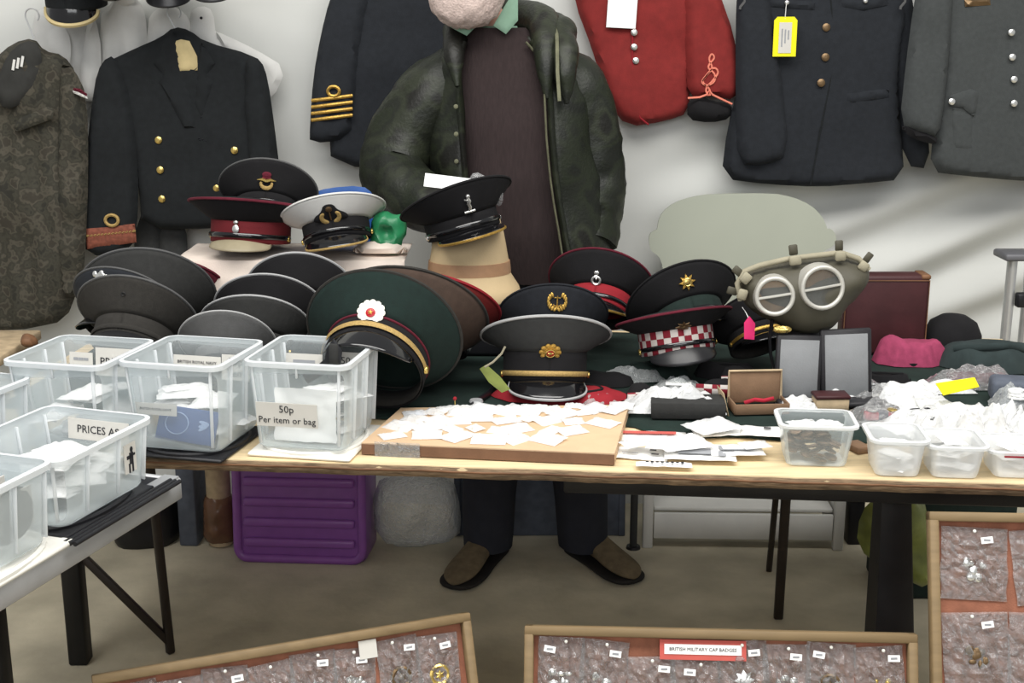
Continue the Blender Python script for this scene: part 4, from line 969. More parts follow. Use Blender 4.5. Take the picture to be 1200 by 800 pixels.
def sign(name, label, M, w, h, lines, size, cat='label', paper='paper_grey', ink='ink', bars=0):
    """flat printed card in the plane x, z of M facing -y"""
    o = thing(name, label, cat, M.to_translation())
    mk('card', tf(bx(w, .0012, h, 0), M), paper, o, smooth=False)
    n = len(lines)
    for i in range(bars): mk('print_line', tf(bx(w*.6/bars, .0006, h*.2, 0, (w*.66*((i+.5)/bars-.5), -.001, 0)), M), 'ink_grey', o, smooth=False)
    for i, s in enumerate(lines):
        sz = size if not isinstance(size, (list, tuple)) else size[i]
        mk('lettering', tf(text_g(s, sz), M @ T(0, -.001, (h*.46)*(1-2*(i+.5)/n) if n > 1 else 0)), ink, o, smooth=False)
    return o
# --- little bagged badges: three kinds, copied
def crinkle(w, d, h, seed, n=10):
    def fn(u, v):
        x, y = (u-.5)*w, (v-.5)*d
        e = min(u, 1-u, v, 1-v)*4
        return Vector((x*(1+.06*noise.noise(Vector((v*5, seed, 0)))), y*(1+.06*noise.noise(Vector((u*5, seed+4, 0)))), .0015+h*min(1, e)*(.55+.9*abs(noise.noise(Vector((u*4+seed, v*4, seed)))))))
    return grid(n, n, fn)
KIND = {}
def packet_kind(key, w, d, h, film, inner, m):
    KIND[key] = dict(bag=crinkle(w, d, h, len(KIND)*3+2, 10), w=w, d=d, film=film, inner=inner, m=m, first=None)
packet_kind('brass', .046, .034, .007, 'film_thick', 'star', 'brass')
packet_kind('silver', .05, .036, .007, 'film_thick', 'bar', 'silver')
packet_kind('white', .055, .04, .007, 'film_thick', 'card', 'paper')
packet_kind('blue', .042, .03, .006, 'film_thick', 'card', 'pale_blue')
packet_kind('large', .1, .075, .016, 'film_thick', 'card', 'paper')
packet_kind('bronze', .05, .04, .01, 'film_thick', 'star', 'bronze')
def inner_g(kind, w, d):
    if kind == 'star': return tf(star_g(min(w, d)*.34, min(w, d)*.2, 6, .004), R(90, 'X') @ R(0, 'Z')) if False else tf(star_g(min(w, d)*.34, min(w, d)*.2, 6, .003), T(0, 0, .001) @ R(-90, 'X'))
    if kind == 'bar': return bx(w*.55, d*.22, .003, .0008, (0, 0, .002))
    return bx(w*.8, d*.75, .0012, 0, (0, 0, .0012))
def packet(key, M, label, group, cat='packet'):
    K = KIND[key]
    if K['first'] is None:
        o = thing('badge_packet', label, cat, M.to_translation(), group, M=M)
        mk('bag', tf(K['bag'], M), K['film'], o); mk('insert', tf(inner_g(K['inner'], K['w'], K['d']), M), K['m'], o)
        K['first'] = o; return o
    src = K['first']; o = src.copy(); COL.objects.link(o); o.matrix_basis = M; WM[o] = M; tag(o, label, cat, group)
    for ch in list(src.children):
        c_ = ch.copy(); COL.objects.link(c_); c_.parent = o
    return o
rnd = random.Random(11)
ORD = ['first', 'second', 'third', 'fourth', 'fifth', 'sixth', 'seventh', 'eighth', 'ninth', 'tenth', 'eleventh', 'twelfth', 'thirteenth', 'fourteenth', 'fifteenth', 'sixteenth']
def fromtop(n, k): return 'topmost' if k == n-1 else 'lowest' if k == 0 else ORD[n-1-k]+' from top'
# --- row of three boxes on the plywood table
def box_at(px, py, z, yaw): p = atZ(px, py, z); return p
BW, BH, BD = .189, .166, .2
specs = [(72, 526, -13, 'box1'), (206, 527, -13, 'box2'), (352, 526, -11, 'box3')]
BM = []
for px, py, yaw, nm in specs:
    z = TZ+.016; f = atZ(px, py, z)
    M = T(f.x, f.y, z) @ R(yaw, 'Z') @ T(0, BD*.9/2, 0)
    BM.append(M)
tray('box_lid', 'black lid under the middle clear box', BM[1] @ T(0, 0, -.0155), BW*1.02, BD*1.04, .014, 'black_plastic')
tray('box_lid', 'white lid under the clear box priced 50p', BM[2] @ T(0, 0, -.0155), BW*1.05, BD*1.05, .014, 'white_plastic')
tray('box_lid', 'white lid under the leftmost clear box on the plywood table', BM[0] @ T(0, 0, -.0155), BW*1.02, BD*1.04, .014, 'white_plastic')
plastic_bin('plastic_box', 'clear box with a PRICES card, leftmost on the plywood table', BM[0], BW, BD, BH, group='clear boxes of goods')
plastic_bin('plastic_box', 'clear box holding a blue folder on a black lid', BM[1], BW, BD, BH, group='clear boxes of goods')
plastic_bin('plastic_box', 'clear box labelled 50p per item or bag', BM[2], BW, BD, BH, group='clear boxes of goods')
def lean(M, x, y, z, tilt=-4): return M @ T(x, y, z) @ R(tilt, 'X')
yb_ = BD/2-.012
sign('price_card', 'printed PRICES card inside the back of the leftmost clear box', lean(BM[0], .022, yb_-.006, .122, -6), .085, .055, ['PRICES'], .022)
sign('name_card', 'narrow name card inside the back of the leftmost clear box', lean(BM[0], -.052, yb_-.006, .125, -6), .05, .026, [], .009, bars=3)
sign('name_card', 'name card reading BRITISH ROYAL NAVY inside the back of the middle box', lean(BM[1], -.035, yb_-.006, .12, -6), .1, .026, ['BRITISH ROYAL NAVY'], .0084)
sign('price_card', '50p price card inside the back of the middle box', lean(BM[1], .046, yb_-.006, .114, -6), .058, .05, ['50p', 'Item'], .02)
sign('name_card', 'lower name card inside the front of the middle box', lean(BM[1], -.045, -BD*.36, .07, -8), .085, .022, ['BRITISH ROYAL NAVY'], .0065)
sign('price_card', 'front card reading 50p Per item or bag', BM[2] @ T(-.02, -BD*.478-.0035, .067) @ R(3, 'X'), .118, .046, ['50p', 'Per item or bag'], [.0195, .0175])
sign('price_card', '50p card inside the back of the box labelled per item or bag', lean(BM[2], .04, yb_-.006, .125, -6), .075, .035, ['50p'], .02)
sign('name_card', 'pale card inside the back left of the box labelled per item', lean(BM[2], -.05, yb_-.006, .12, -6), .075, .03, [], .012, bars=1)
# blue folder leaning in the middle box
MF = BM[1] @ T(.012, -BD*.4, .009) @ R(-22, 'X') @ R(4, 'Y')
t = thing('blue_folder', 'small blue folder with a pale ring print leaning in the middle box', 'folder', MF.to_translation())
mk('cover', tf(bx(.118, .006, .064, .001, (0, 0, .035)), MF), 'blue_card', t, smooth=False)
mk('ring_print', tf(tube([(-.02+.023*math.cos(2*math.pi*k/28), -.0034, .036+.02*math.sin(2*math.pi*k/28)) for k in range(28)], .0011, 5, True), MF), 'pale_blue', t)
mk('print', tf(join(*[tf(ell_g(.011, .0035, .0008, 10), T(.034, -.003, .038+dz) @ R(r_, 'Y')) for dz, r_ in ((0, -15), (.005, 10), (-.004, -35))]), MF), 'pale_blue', t)
# contents of the three boxes
for bi, M in enumerate(BM):
    for k in range(10):
        x, y = rnd.uniform(-.055, .055), rnd.uniform(.0, .03) if bi else rnd.uniform(-.05, .05)
        Mx = M @ T(x, y, .008+.0085*k) @ R(rnd.uniform(0, 180), 'Z') @ R(rnd.uniform(-10, 10), 'X')
        packet('large' if k % 3 else 'white', Mx, '%s white bagged item in the pile %s' % (fromtop(10, k), ['in the leftmost clear box', 'behind the blue folder', 'in the box priced 50p'][bi]), ['bagged items in the leftmost box', 'bagged items in the middle box', 'bagged items in the 50p box'][bi])
Mw = BM[2] @ T(-.01, -.06, .012) @ R(-72, 'X')
for k, (x, m_) in enumerate(((-.015, 'film_thick'), )):
    t = thing('paper_bag', 'white paper bag upright behind the 50p label', 'bag', Mw.to_translation())
    mk('bag', tf(crinkle(.12, .1, .012, 5, 14), BM[2] @ T(-.0, -.058, .055) @ R(-97, 'X')), 'paper', t)
# black folded strap in 50p box
t = thing('black_strap', 'black folded webbing strap standing in the box labelled per item', 'strap', BM[2] @ Vector((.02, .02, .1)))
mk('webbing', tf(tube([(-.03, .03, .1), (0, .03, .118), (.02, .03, .135), (.026, .03, .16), (.03, .03, .172), (.036, .03, .16), (.032, .03, .13), (.05, .03, .115), (.075, .03, .108)], .011, 8, flat=.25), BM[2]), 'black_plastic', t)
mk('loop', tf(bx(.018, .012, .05, .003, (.03, .03, .148)), BM[2]), 'charcoal', t)
# --- boxes on the folding table
def onL(px, py, z, yaw_off=0): p = atZ(px, py, z); return T(p.x, p.y, z) @ ML.to_3x3().to_4x4() @ R(yaw_off, 'Z')
LZ = TZ+.002
M5 = onL(122, 588, LZ+.018) @ T(-.078, -.01, 0)
tray('box_lid', 'black tray under the box with the PRICES AS card', M5 @ T(.005, 0, -.0175), .185, .25, .016, 'black_plastic', 'tray')
plastic_bin('plastic_box', 'clear box with a PRICES AS card on the folding table', M5, .2, .24, .115, group='clear boxes of goods')
sign('price_card', 'card reading PRICES AS inside the back of the folding-table box', lean(M5, .012, .098, .088, -5), .12, .036, ['PRICES AS'], .019)
sign('photo_sticker', 'small black and white picture sticker on the side of the PRICES AS box', M5 @ T(.0985, .06, .062) @ R(90, 'Z'), .032, .05, [], .01)
t = [o for o in COL.objects if o.name.startswith('photo_sticker')][0]
Ms = M5 @ T(.0995, .06, .062) @ R(90, 'Z')
mk('figure', tf(join(tf(ell_g(.004, .005, .0008, 10), T(.003, 0, .014)), tf(bx(.01, .001, .02, 0), T(.002, 0, -.001)), tf(bx(.004, .001, .016, 0), T(.005, 0, -.017)), tf(bx(.012, .001, .006, 0), T(-.004, 0, .002)) , tf(bx(.004, .001, .016, 0), T(-.004, 0, -.017)), tf(bx(.013, .001, .004, 0), T(.006, 0, .004))), Ms), 'ink', t, smooth=False)
M6 = onL(28, 668, LZ+.018) @ T(-.112, .0, 0)
tray('box_lid', 'white lid under the nearest clear box at the left edge', M6 @ T(.0, -.01, -.0175), .19, .3, .016, 'white_plastic')
plastic_bin('plastic_box', 'clear box with a dark round object, nearest on the left', M6, .17, .22, .125, group='clear boxes of goods')
t = thing('dark_cap_badge', 'dark oval object inside the nearest clear box', 'badge', M6 @ Vector((.045, 0, .01)))
mk('oval', tf(pillow2(smooth_poly([Vector(q) for q in ((-.05, -.04), (.03, -.045), (.05, 0), (.03, .04), (-.04, .035))]), .012, .008, .01, .03), M6 @ T(.062, .045, .062) @ R(90, 'Z')), 'black_cloth', t)
mk('card', tf(bx(.13, .002, .09, 0, (0, 0, .055)), M6 @ T(.02, .02, .004) @ R(90, 'Z')), 'paper_grey', t, smooth=False)
sign('paper_slip', 'grey paper slip inside the nearest clear box', M6 @ T(.066, .075, .065) @ R(90, 'Z') @ R(0, 'X'), .022, .06, [], .01)
M4 = onL(-40, 560, LZ) @ T(-.06, .04, 0)
plastic_bin('plastic_box', 'clear box cut by the left edge of the photo', M4 @ T(0, 0, .001), .2, .2, .15, group='clear boxes of goods')
sign('name_card', 'small name card in the box cut by the left edge', M4 @ T(.07, .05, .12) @ R(40, 'Z'), .04, .02, [], .007, bars=2)
for M, n, zz, lab, grp in ((M5, 16, .008, 'white bagged item in the pile in the PRICES AS box', 'bagged items in the prices box'), (M6, 7, .006, 'white bagged item in the pile in the nearest clear box', 'bagged items in the nearest box'), (M4, 14, .009, 'white bagged item in the pile in the box at the left edge', 'bagged items in the left-edge box')):
    for k in range(n):
        packet('large' if k % 4 else 'white', M @ T(rnd.uniform(-.035, .035), rnd.uniform(-.06, .06), .006+zz*k*.55) @ R(rnd.uniform(0, 180), 'Z') @ R(rnd.uniform(-9, 9), 'X'), fromtop(n, k)+' '+lab, grp)
for k in range(3):
    g = tube([M5 @ Vector((.106+k*.009, y, -.0115)) for y in (-.13, .16)], .004, 8)
    tag(mk('black_rod', g, 'black_plastic'), ['thin black rod along the edge of the folding table nearest the box', 'middle thin black rod along the edge of the folding table', 'thin black rod along the edge of the folding table nearest its metal edge'][k], 'rod', 'thin black rods')
# ------------------------------------------------------------------ cardboard tray of badges
cf = [atZ(424, 533, TZ), atZ(720, 546, TZ), atZ(737, 487, TZ), atZ(470, 491, TZ)]
bh_ = .024
t = thing('cardboard_tray', 'shallow brown cardboard box top covered with white badge packets', 'cardboard', sum(cf, Vector())/4)
g = loft([[p+Vector((0, 0, z)) for p in cf] for z in (.002, bh_)])
mk('board', g, 'cardboard', t, smooth=False)
fn = (cf[1]-cf[0]).normalized(); nrm = Vector((fn.y, -fn.x, 0))
mk('front_edge', loft([[cf[0]+nrm*.001+Vector((0, 0, .0025)), cf[1]+nrm*.001+Vector((0, 0, .0025)), cf[1]+nrm*.001+Vector((0, 0, bh_-.002)), cf[0]+nrm*.001+Vector((0, 0, bh_-.002))], [p+nrm*.0018 for p in (cf[0]+Vector((0, 0, .0025)), cf[1]+Vector((0, 0, .0025)), cf[1]+Vector((0, 0, bh_-.002)), cf[0]+Vector((0, 0, bh_-.002)))]]), 'card_edge', t, smooth=False)
mk('sticky_tape', tf(bx(.085, .0012, bh_+.004, 0), T(*(cf[0]+fn*.068+nrm*.003+Vector((0, 0, bh_/2+.002)))) @ Matrix.Rotation(math.atan2(fn.y, fn.x), 4, 'Z')), 'film', t, smooth=False)
def bil(u, v): return cf[0].lerp(cf[1], u).lerp(cf[3].lerp(cf[2], u), v)+Vector((0, 0, bh_+.0005))
rows = [(.2, 6, .12, .72), (.42, 8, .08, .8), (.63, 9, .1, .9), (.82, 10, .1, .93), (.95, 9, .2, .95)]
names = ['front row', 'second row', 'middle row', 'fourth row', 'back row']
kk = 0
for ri, (v, n, u0, u1) in enumerate(rows):
    for i in range(n):
        kk += 1
        key = ['brass', 'white', 'silver', 'white', 'blue' if kk % 3 == 0 else 'white'][kk % 5]
        p = bil(u0+(u1-u0)*i/(n-1)+rnd.uniform(-.025, .025), v+rnd.uniform(-.06, .04))
        packet(key, T(p.x, p.y, p.z+.0015*(i % 2)) @ R(rnd.uniform(-60, 60), 'Z') @ R(rnd.uniform(0, 9), 'X') @ Matrix.Scale(rnd.uniform(.75, 1.25), 4), '%s packet from left, %s of the cardboard tray, %s' % (ORD[i], names[ri], {'brass': 'with a brass badge', 'white': 'plain white', 'silver': 'with a silver bar', 'blue': 'with a pale blue card'}[key]), 'badge packets on the cardboard tray')
t = thing('wire_pin', 'small pin standing at the back of the cardboard tray', 'pin', bil(.13, .93))
b = bil(.24, .97); mk('shaft', tube([b, b+Vector((0, 0, .02))], .001, 5), 'brass', t); mk('head', tf(ell_g(.004, .004, .004, 8), T(*(b+Vector((0, 0, .02))))), 'red_band', t)
# flat crimson beret and black watch beside the tray
def soft(name, label, cat, P, Y, m, **k): return tag(mk(name, pillow_px(P, Y, **k), m), label, cat)
def flat_soft(name, label, cat, px, py, w, d, h, m, yaw=0, fold=.008, fs=22, seed=1, z=.006, parts=True):
    c = atZ(px, py, TZ+z); o = thing(name, label, cat, (c.x, c.y, TZ+z))
    P = [Vector((w/2*math.cos(2*math.pi*k/24)*(1+.05*math.sin(k*2.1+seed)), d/2*math.sin(2*math.pi*k/24)*(1+.06*math.cos(k*1.7+seed)))) for k in range(24)]
    g = pillow2(P, h, .0, .012, min(w, d)*.3, fold, fs, seed)
    g = ([Vector((v.x, v.z, max(0, -v.y))) for v in g[0]], g[1])
    mk('crown', tf(g, T(c.x, c.y, TZ+z) @ R(yaw, 'Z')), m, o)
    return o, T(c.x, c.y, TZ+z) @ R(yaw, 'Z')
o, M = flat_soft('beret', 'flat crimson beret lying under the peak of the grey officer cap', 'beret', 656, 465, .285, .125, .02, 'red_band', -5)
mk('headband', tf(tube([(.09*math.cos(2*math.pi*k/24), .036*math.sin(2*math.pi*k/24), .021) for k in range(24)], .003, 6, True), M), 'black_cloth', o)
o = thing('wrist_watch', 'black strap with a steel buckle beside the cardboard tray', 'watch', atZ(558, 478, TZ+.006))
c = atZ(558, 474, TZ+.01); mk('strap', tube([atZ(x, y, TZ+.012) for x, y in ((548, 482), (553, 476), (560, 470), (572, 462), (580, 452))], .009, 8, flat=.4), 'black_plastic', o); mk('case', tf(lathe([(.001, 0), (.013, 0), (.015, .003), (.013, .007), (.001, .008)], 20), T(c.x, c.y, TZ+.014)), 'steel', o)
# price tag on string of the grey officer cap
o = thing('swing_tag', 'olive and clear swing tag on string at the left of the grey officer cap', 'tag', atY(575, 440, 2.5))
mk('card', pillow_px([(562, 432), (570, 427), (586, 441), (598, 456), (588, 460), (573, 448)], 2.5, .0015, .001, .007, .002, it=0), 'lime_bag', o)
mk('string', tube([atY(x, y, 2.5) for x, y in ((568, 430), (578, 424), (588, 414), (592, 406))], .0022, 5), 'webbing', o)
# white tag on the bust's cap
c = atY(520, 212, 3.02)
o = thing('price_slip', 'white paper slip in a clear bag on top of the bust cap', 'tag', c)
mk('paper', tf(bx(.15, .0015, .034, 0), T(*atY(534, 215, 3.06)) @ R(7, 'Y') @ R(-30, 'X')), 'paper', o, smooth=False)
mk('bag', pillow_px([(548, 212), (556, 200), (572, 208), (590, 220), (589, 240), (582, 242), (570, 222)], 3.04, .012, .004, .01, .01, .01, 40, 2, it=1), 'film', o)
# blue crate and green bag behind the caps
c = atY(400, 222, 3.18)
tag(mk('blue_bundle', pillow_px([(366, 226), (384, 220), (424, 217), (438, 227), (443, 250), (441, 300), (368, 300)], 3.285, .008, .008, .016, .01, .004, 12, 2), 'blue_plastic'), 'bright blue plastic bundle behind the white naval cap', 'bundle')
tag(mk('green_bag', pillow_px([(434, 262), (440, 250), (452, 246), (462, 252), (474, 250), (478, 272), (470, 284), (472, 302), (434, 302)], 3.15, .02, .03, .01, .02, .03, 32, 3), 'green_bag'), 'shiny green plastic bag between the naval cap and the bust', 'bag')
# ------------------------------------------------------------------ gas mask
YM = 2.62
c = atY(940, 380, YM)
t = thing('gas_mask', 'olive rubber gas mask with two round metal-rimmed lenses', 'gas mask', (c.x, YM+.04, TZ+.006))
MP = [(864, 330), (872, 318), (900, 309), (945, 302), (990, 299), (1010, 306), (1020, 316), (1016, 334), (1002, 348), (990, 362), (982, 378), (960, 390), (930, 390), (908, 378), (886, 368), (870, 354)]
mk('facepiece', pillow_px(MP, YM+.03, .075, .03, .011, .075, .006, 18, 2), 'rubber_olive', t)
for lx, ly, lr in ((908, 347, 21), (964, 337, 24)):
    q = atY(lx, ly, YM-.045); r_ = lr/ppm(q); MQ = T(*q) @ R(-6 if lx < 930 else 5, 'Z') @ R(-6, 'X')
    rg = mk('lens_ring', tf(join(tube([(r_*math.cos(2*math.pi*k/32), 0, r_*math.sin(2*math.pi*k/32)) for k in range(32)], 0.0048, 10, True), loft([[Vector((r_*f*math.cos(2*math.pi*k/32), y, r_*f*math.sin(2*math.pi*k/32))) for k in range(32)] for f, y in ((1.08, .004), (1.2, .03))], caps=False)), MQ), 'lens_ring', t)
    mk('lens', tf(ell_g(r_*.93, r_*.93, .002, 28), MQ @ T(0, .003, 0)), 'glass', rg)
    mk('lens_back', tf(ell_g(r_*.95, r_*.95, .002, 28), MQ @ T(0, .012, 0)), 'bronze', rg)
    mk('wiper_bar', tf(tube([(-r_*.9, -.001, -.006), (0, -.003, .0), (r_*.9, -.001, .006)], .0028, 6), MQ), 'lens_ring', rg)
mk('harness_edge', tube([atY(x, y, YM+.0) for x, y in ((868, 352), (864, 332), (872, 318), (890, 311), (920, 304), (950, 300), (985, 296), (1006, 303), (1018, 316))], .006, 8), 'webbing', t)
for x, y, w_, a in ((932, 305, .05, -8), (985, 300, .045, -4), (874, 326, .045, -50), (870, 345, .045, -75), (1012, 312, .04, 35)):
    q = atY(x, y, YM-.012); b_ = mk('buckle', tf(bx(w_*.5, .01, .02, .003), T(*q) @ R(-a*.0+a, 'Y')), 'webbing', t)
    mk('strap', tf(bx(w_*.36, .006, .022, .002), T(q.x, q.y+.012, q.z) @ R(a, 'Y') @ T(0, 0, .02)), 'rubber_olive', b_)
mk('outlet_badge', tf(pillow2(smooth_poly([Vector(q) for q in ((-.02, -.006), (.0, -.009), (.02, -.005), (.018, .007), (-.018, .008))]), .006, .002, .006, .006, .003, 90), T(*atY(917, 386, YM-.03))), 'brass', t)
q = atY(945, 392, YM+.03); mk('hose', tube([(q.x, YM+.05, q.z+.03), (q.x, YM+.06, TZ+.03), (q.x, YM+.06, TZ+.008)], [.035, .04, .055], 20), 'black_plastic', t)
mk('head_strap', tube([atY(x, y, YM-.0) for x, y in ((905, 374), (902, 395), (903, 415), (908, 436), (918, 448))], .011, 8, flat=.3), 'black_plastic', t)
# pink tag
t = thing('pink_tag', 'bright pink price tag hanging left of the gas mask', 'tag', atY(878, 388, 2.6))
mk('card', pillow_px([(872, 378), (878, 370), (885, 379), (884, 398), (872, 397)], 2.6, .0015, .001, .008, .002, it=0), 'pink_card', t)
mk('string', tube([atY(878, 374, 2.6), atY(874, 366, 2.62), atY(870, 360, 2.66)], .001, 5), 'paper', t)
# maroon case
c = atY(1042, 323, 2.97); x0, x1 = atY(992, 323, 2.97).x, atY(1091, 323, 2.97).x
t = thing('maroon_case', 'upright maroon leather case behind the gas mask', 'case', ((x0+x1)/2, 3.0, TZ+.006))
mk('body', bx(x1-x0, .06, c.z-TZ-.007, .008, ((x0+x1)/2, 3.0, (c.z+TZ+.007)/2), 3), 'maroon_case', t)
mk('lid_seam', tube([((x0+x1)/2+sx*(x1-x0)/2*.985, 2.9695, z) for sx, z in ((-1, TZ+.02), (-1, c.z-.012), (1, c.z-.012), (1, TZ+.02))], .0016, 5), 'wood_dark', t)
mk('corner', bx(.022, .064, .012, .003, (x1-.01, 3.0, c.z-.004)), 'wood_dark', t)
# two open medal cases with grey lining
for P, lab in (((911, 962, 396, 454), 'left of two upright dark cases with plain grey lining'), ((968, 1024, 389, 450), 'right of two upright dark cases with plain grey lining')):
    xa, xb, ya, yb = P; Yc = 2.57
    a, b = atY(xa, ya, Yc), atY(xb, yb, Yc); w_, h_ = b.x-a.x, a.z-TZ-.006
    M = T((a.x+b.x)/2, Yc, TZ+.006) @ R(-7, 'X') @ R(1.5 if xa < 930 else -2.5, 'Y')
    t = thing('medal_case', lab, 'case', M.to_translation(), 'medal cases')
    mk('shell', tf(bx(w_, .014, h_, .003, (0, .008, h_/2+.003)), M), 'dark_frame', t)
    mk('lining', tf(bx(w_*.84, .003, h_*.9, .001, (0, .0, h_/2)), M), 'grey_lining', t)
    mk('tray', tf(bx(w_, .045, .012, .003, (0, -.024, .009)), M @ R(7, 'X')), 'dark_frame', t)
# berets and garment on the right
o, M = flat_soft('beret', 'deep pink beret in front of the maroon case', 'beret', 1065, 424, .168, .1, .06, 'beret_maroon', -4, .02, 18, 4)
mk('headband', tf(tube([(.07*math.cos(2*math.pi*k/24), .042*math.sin(2*math.pi*k/24), .005) for k in range(24)], .006, 6, True), M), 'black_cloth', o)
o, M = flat_soft('folded_garment', 'dark green folded garment behind the plastic bags on the right', 'garment', 1160, 428, .24, .15, .055, 'garment_green', -8, .02, 14, 5)
mk('strap', tf(tube([(-.09, -.03, .045), (-.03, -.05, .055), (.03, -.04, .058), (.09, -.05, .05)], .008, 8, flat=.4), M), 'garment_green', o)
c = atZ(1105, 408, TZ+.01)
t = thing('black_beret', 'black rounded hat just right of the maroon case', 'hat', (c.x, c.y, TZ+.006))
mk('crown', tf(lathe([(.001, .09), (.03, .086), (.055, .07), (.068, .04), (.07, 0.0), (.001, 0)], 28), T(c.x+.02, c.y, TZ+.006)), 'black_cloth', t)
mk('brim', tf(lathe([(.066, 0), (.084, .0), (.086, .005), (.066, .008)], 28), T(c.x+.02, c.y, TZ+.006)), 'black_cloth', t)
# glengarries with diced edges lying behind the papers
def diced_cap(name, label, P0, P1, P2, z, w=.026, m='black_cloth'):
    a, b = atZ(*P0, TZ+z), atZ(*P1, TZ+z)
    o = thing(name, label, 'cap', (a+b)/2, 'diced caps lying flat'); d = (b-a); L = d.length; ang = math.atan2(d.y, d.x); M = T(*((a+b)/2)) @ Matrix.Rotation(ang, 4, 'Z')
    g = pillow2(smooth_poly([Vector(q) for q in ((-L/2, -.012), (L/2, -.012), (L/2-.01, .05), (-L/2+.02, .055))], 2), .03, 0, .012, .03, .006, 30)
    mk('body', tf(([Vector((v.x, v.z, -v.y)) for v in g[0]], g[1]), M), m, o)
    n = 20; V = []; uv = []
    for k in range(3):
        for j in range(n+1):
            V.append(M @ Vector((-L/2+L*j/n, -.014-.004*math.sin(math.pi*j/n), .002+w*k/2))); uv.append((L*j/n, w*k/2))
    mk('diced_band', (V, [(k*(n+1)+j, k*(n+1)+j+1, (k+1)*(n+1)+j+1, (k+1)*(n+1)+j) for k in range(2) for j in range(n)]), 'dicing', o, uv=uv, solid=.002)
diced_cap('diced_cap', 'flat black cap with red and white dicing beside the open brown box', (815, 462), (872, 464), 0, .006)
diced_cap('diced_cap', 'flat black cap with dicing at the right of the flat crimson beret', (732, 470), (772, 466), 0, .006, .02)
diced_cap('diced_cap', 'small piece of dicing under the pink tag', (842, 449), (884, 446), 0, .02, .018)
# clear bags behind
def bag(name, label, px, py, w, d, h, yaw, film, seed, z=.006, insert=None):
    c = atZ(px, py, TZ+z); M = T(c.x, c.y, TZ+z) @ R(yaw, 'Z')
    o = thing(name, label, 'bag', M.to_translation(), 'clear plastic bags of goods')
    mk('film', tf(crinkle(w, d, h, seed, 18), M), film, o)
    if insert:
        for nm, g, m in insert: mk(nm, tf(g, M), m, o)
    return o, M
bag('plastic_bag', 'crinkled clear bag behind the flat crimson beret', 745, 442, .12, .1, .03, 10, 'film_soft', 3)
bag('plastic_bag', 'dark clear bag with a white label in front of the diced cap', 795, 458, .11, .07, .028, -8, 'film_soft', 4, insert=[('label', bx(.055, .03, .002, 0, (0, -.01, .02)), 'paper'), ('contents', bx(.08, .045, .012, .004, (0, 0, .008), 2), 'black_cloth')])
# dark slab in a bag
c = atZ(801, 496, TZ+.001); M = T(c.x, c.y+.04, TZ+.0065) @ R(-3, 'Z')
t = thing('boxed_item', 'dark grey flat box in a torn clear bag on the papers', 'box', M.to_translation())
mk('box', tf(bx(.148, .07, .034, .002, (.012, 0, .018)), M), 'charcoal', t)
mk('bag', tf(crinkle(.2, .1, .045, 7, 16), M @ T(-.01, .03, .006)), 'film_thick', t)
# open brown jewel box and red book
c = atZ(893, 490, TZ); M = T(c.x, c.y, TZ+.0065) @ R(4, 'Z')
t = thing('open_box', 'small open brown card box with its lid up', 'box', M.to_translation())
mk('lid', tf(bx(.112, .006, .068, .002, (0, .066, .046)), M @ R(-4, 'X')), 'brown_card', t)
mk('lid_edge', tf(tube([(-.055, .062, .014), (-.055, .062, .08), (.055, .062, .08), (.055, .062, .014)], .003, 6), M @ R(-4, 'X')), 'cream_box', t)
for g in (bx(.11, .004, .022, .001, (0, .002, .012)), bx(.004, .06, .022, .001, (-.055, .032, .012)), bx(.004, .06, .022, .001, (.055, .032, .012)), bx(.11, .06, .002, 0, (0, .032, .002))): mk('wall', tf(g, M), 'brown_card', t)
mk('side_flap', tf(bx(.002, .06, .06, .0005, (-.066, .036, .034)), M @ R(-14, 'Y')), 'cream_box', t)
mk('ribbon', tf(tube([(-.03, .03, .018), (-.01, .025, .026), (.01, .03, .022), (.03, .025, .028)], .004, 6, flat=.4), M), 'ribbon_red', t)
c = atZ(975, 486, TZ); M = T(c.x, c.y+.02, TZ+.0065) @ R(2, 'Z')
t = thing('small_book', 'small red-topped cream box behind the tub of badges', 'box', M.to_translation())
mk('base', tf(bx(.068, .04, .026, .002, (0, 0, .013)), M), 'cream_box', t); mk('lid', tf(bx(.072, .044, .008, .002, (0, 0, .03)), M), 'maroon_case', t)
# papers and flat packets in front
def sheet(px, py, w, d, yaw, lab, art=(), z=.002, m='paper', cat='paper', nm='printed_sheet'):
    c = atZ(px, py, TZ+z); M = T(c.x, c.y, TZ+z) @ R(yaw, 'Z')
    o = thing(nm, lab, cat, M.to_translation(), 'papers on the table front')
    mk('sheet', tf(grid(8, 6, lambda u, v: ((u-.5)*w, (v-.5)*d, .001+.004*abs(noise.noise(Vector((u*3+px, v*3, 0)))))), M), m, o, solid=.0006)
    for g, mm in art: mk('print', tf(g, M), mm, o, smooth=False)
    return o
def P(x, y, w, d): return bx(w, d, .0006, 0, (x, y, .0062))
sheet(752, 532, .1, .07, -12, 'white sheet with small dark marks beside the cardboard tray', [(P(.02, .01, .012, .006), 'ink'), (P(.026, -.012, .014, .005), 'ink'), (P(-.02, -.012, .03, .003), 'ink_grey')], .002)
sheet(765, 512, .13, .06, -4, 'pale sheet with a faded pink band near the boxed item', [(P(-.01, .01, .11, .014), 'red_paper')], .003)
sheet(820, 532, .13, .075, -6, 'white card printed with a grey picture panel', [(P(-.01, 0, .06, .03), 'ink_grey'), (P(.04, -.01, .014, .026), 'ink_grey')], .009)
sheet(862, 528, .1, .06, 2, 'white envelope with a grey outlined window', [(P(0, 0, .062, .024), 'ink_grey'), (bx(.05, .016, .0007, 0, (0, 0, .0067)), 'paper')], .012)
sheet(848, 506, .12, .06, 8, 'blank white sheet above the envelope', [(P(-.03, -.015, .012, .004), 'ink')], .007)
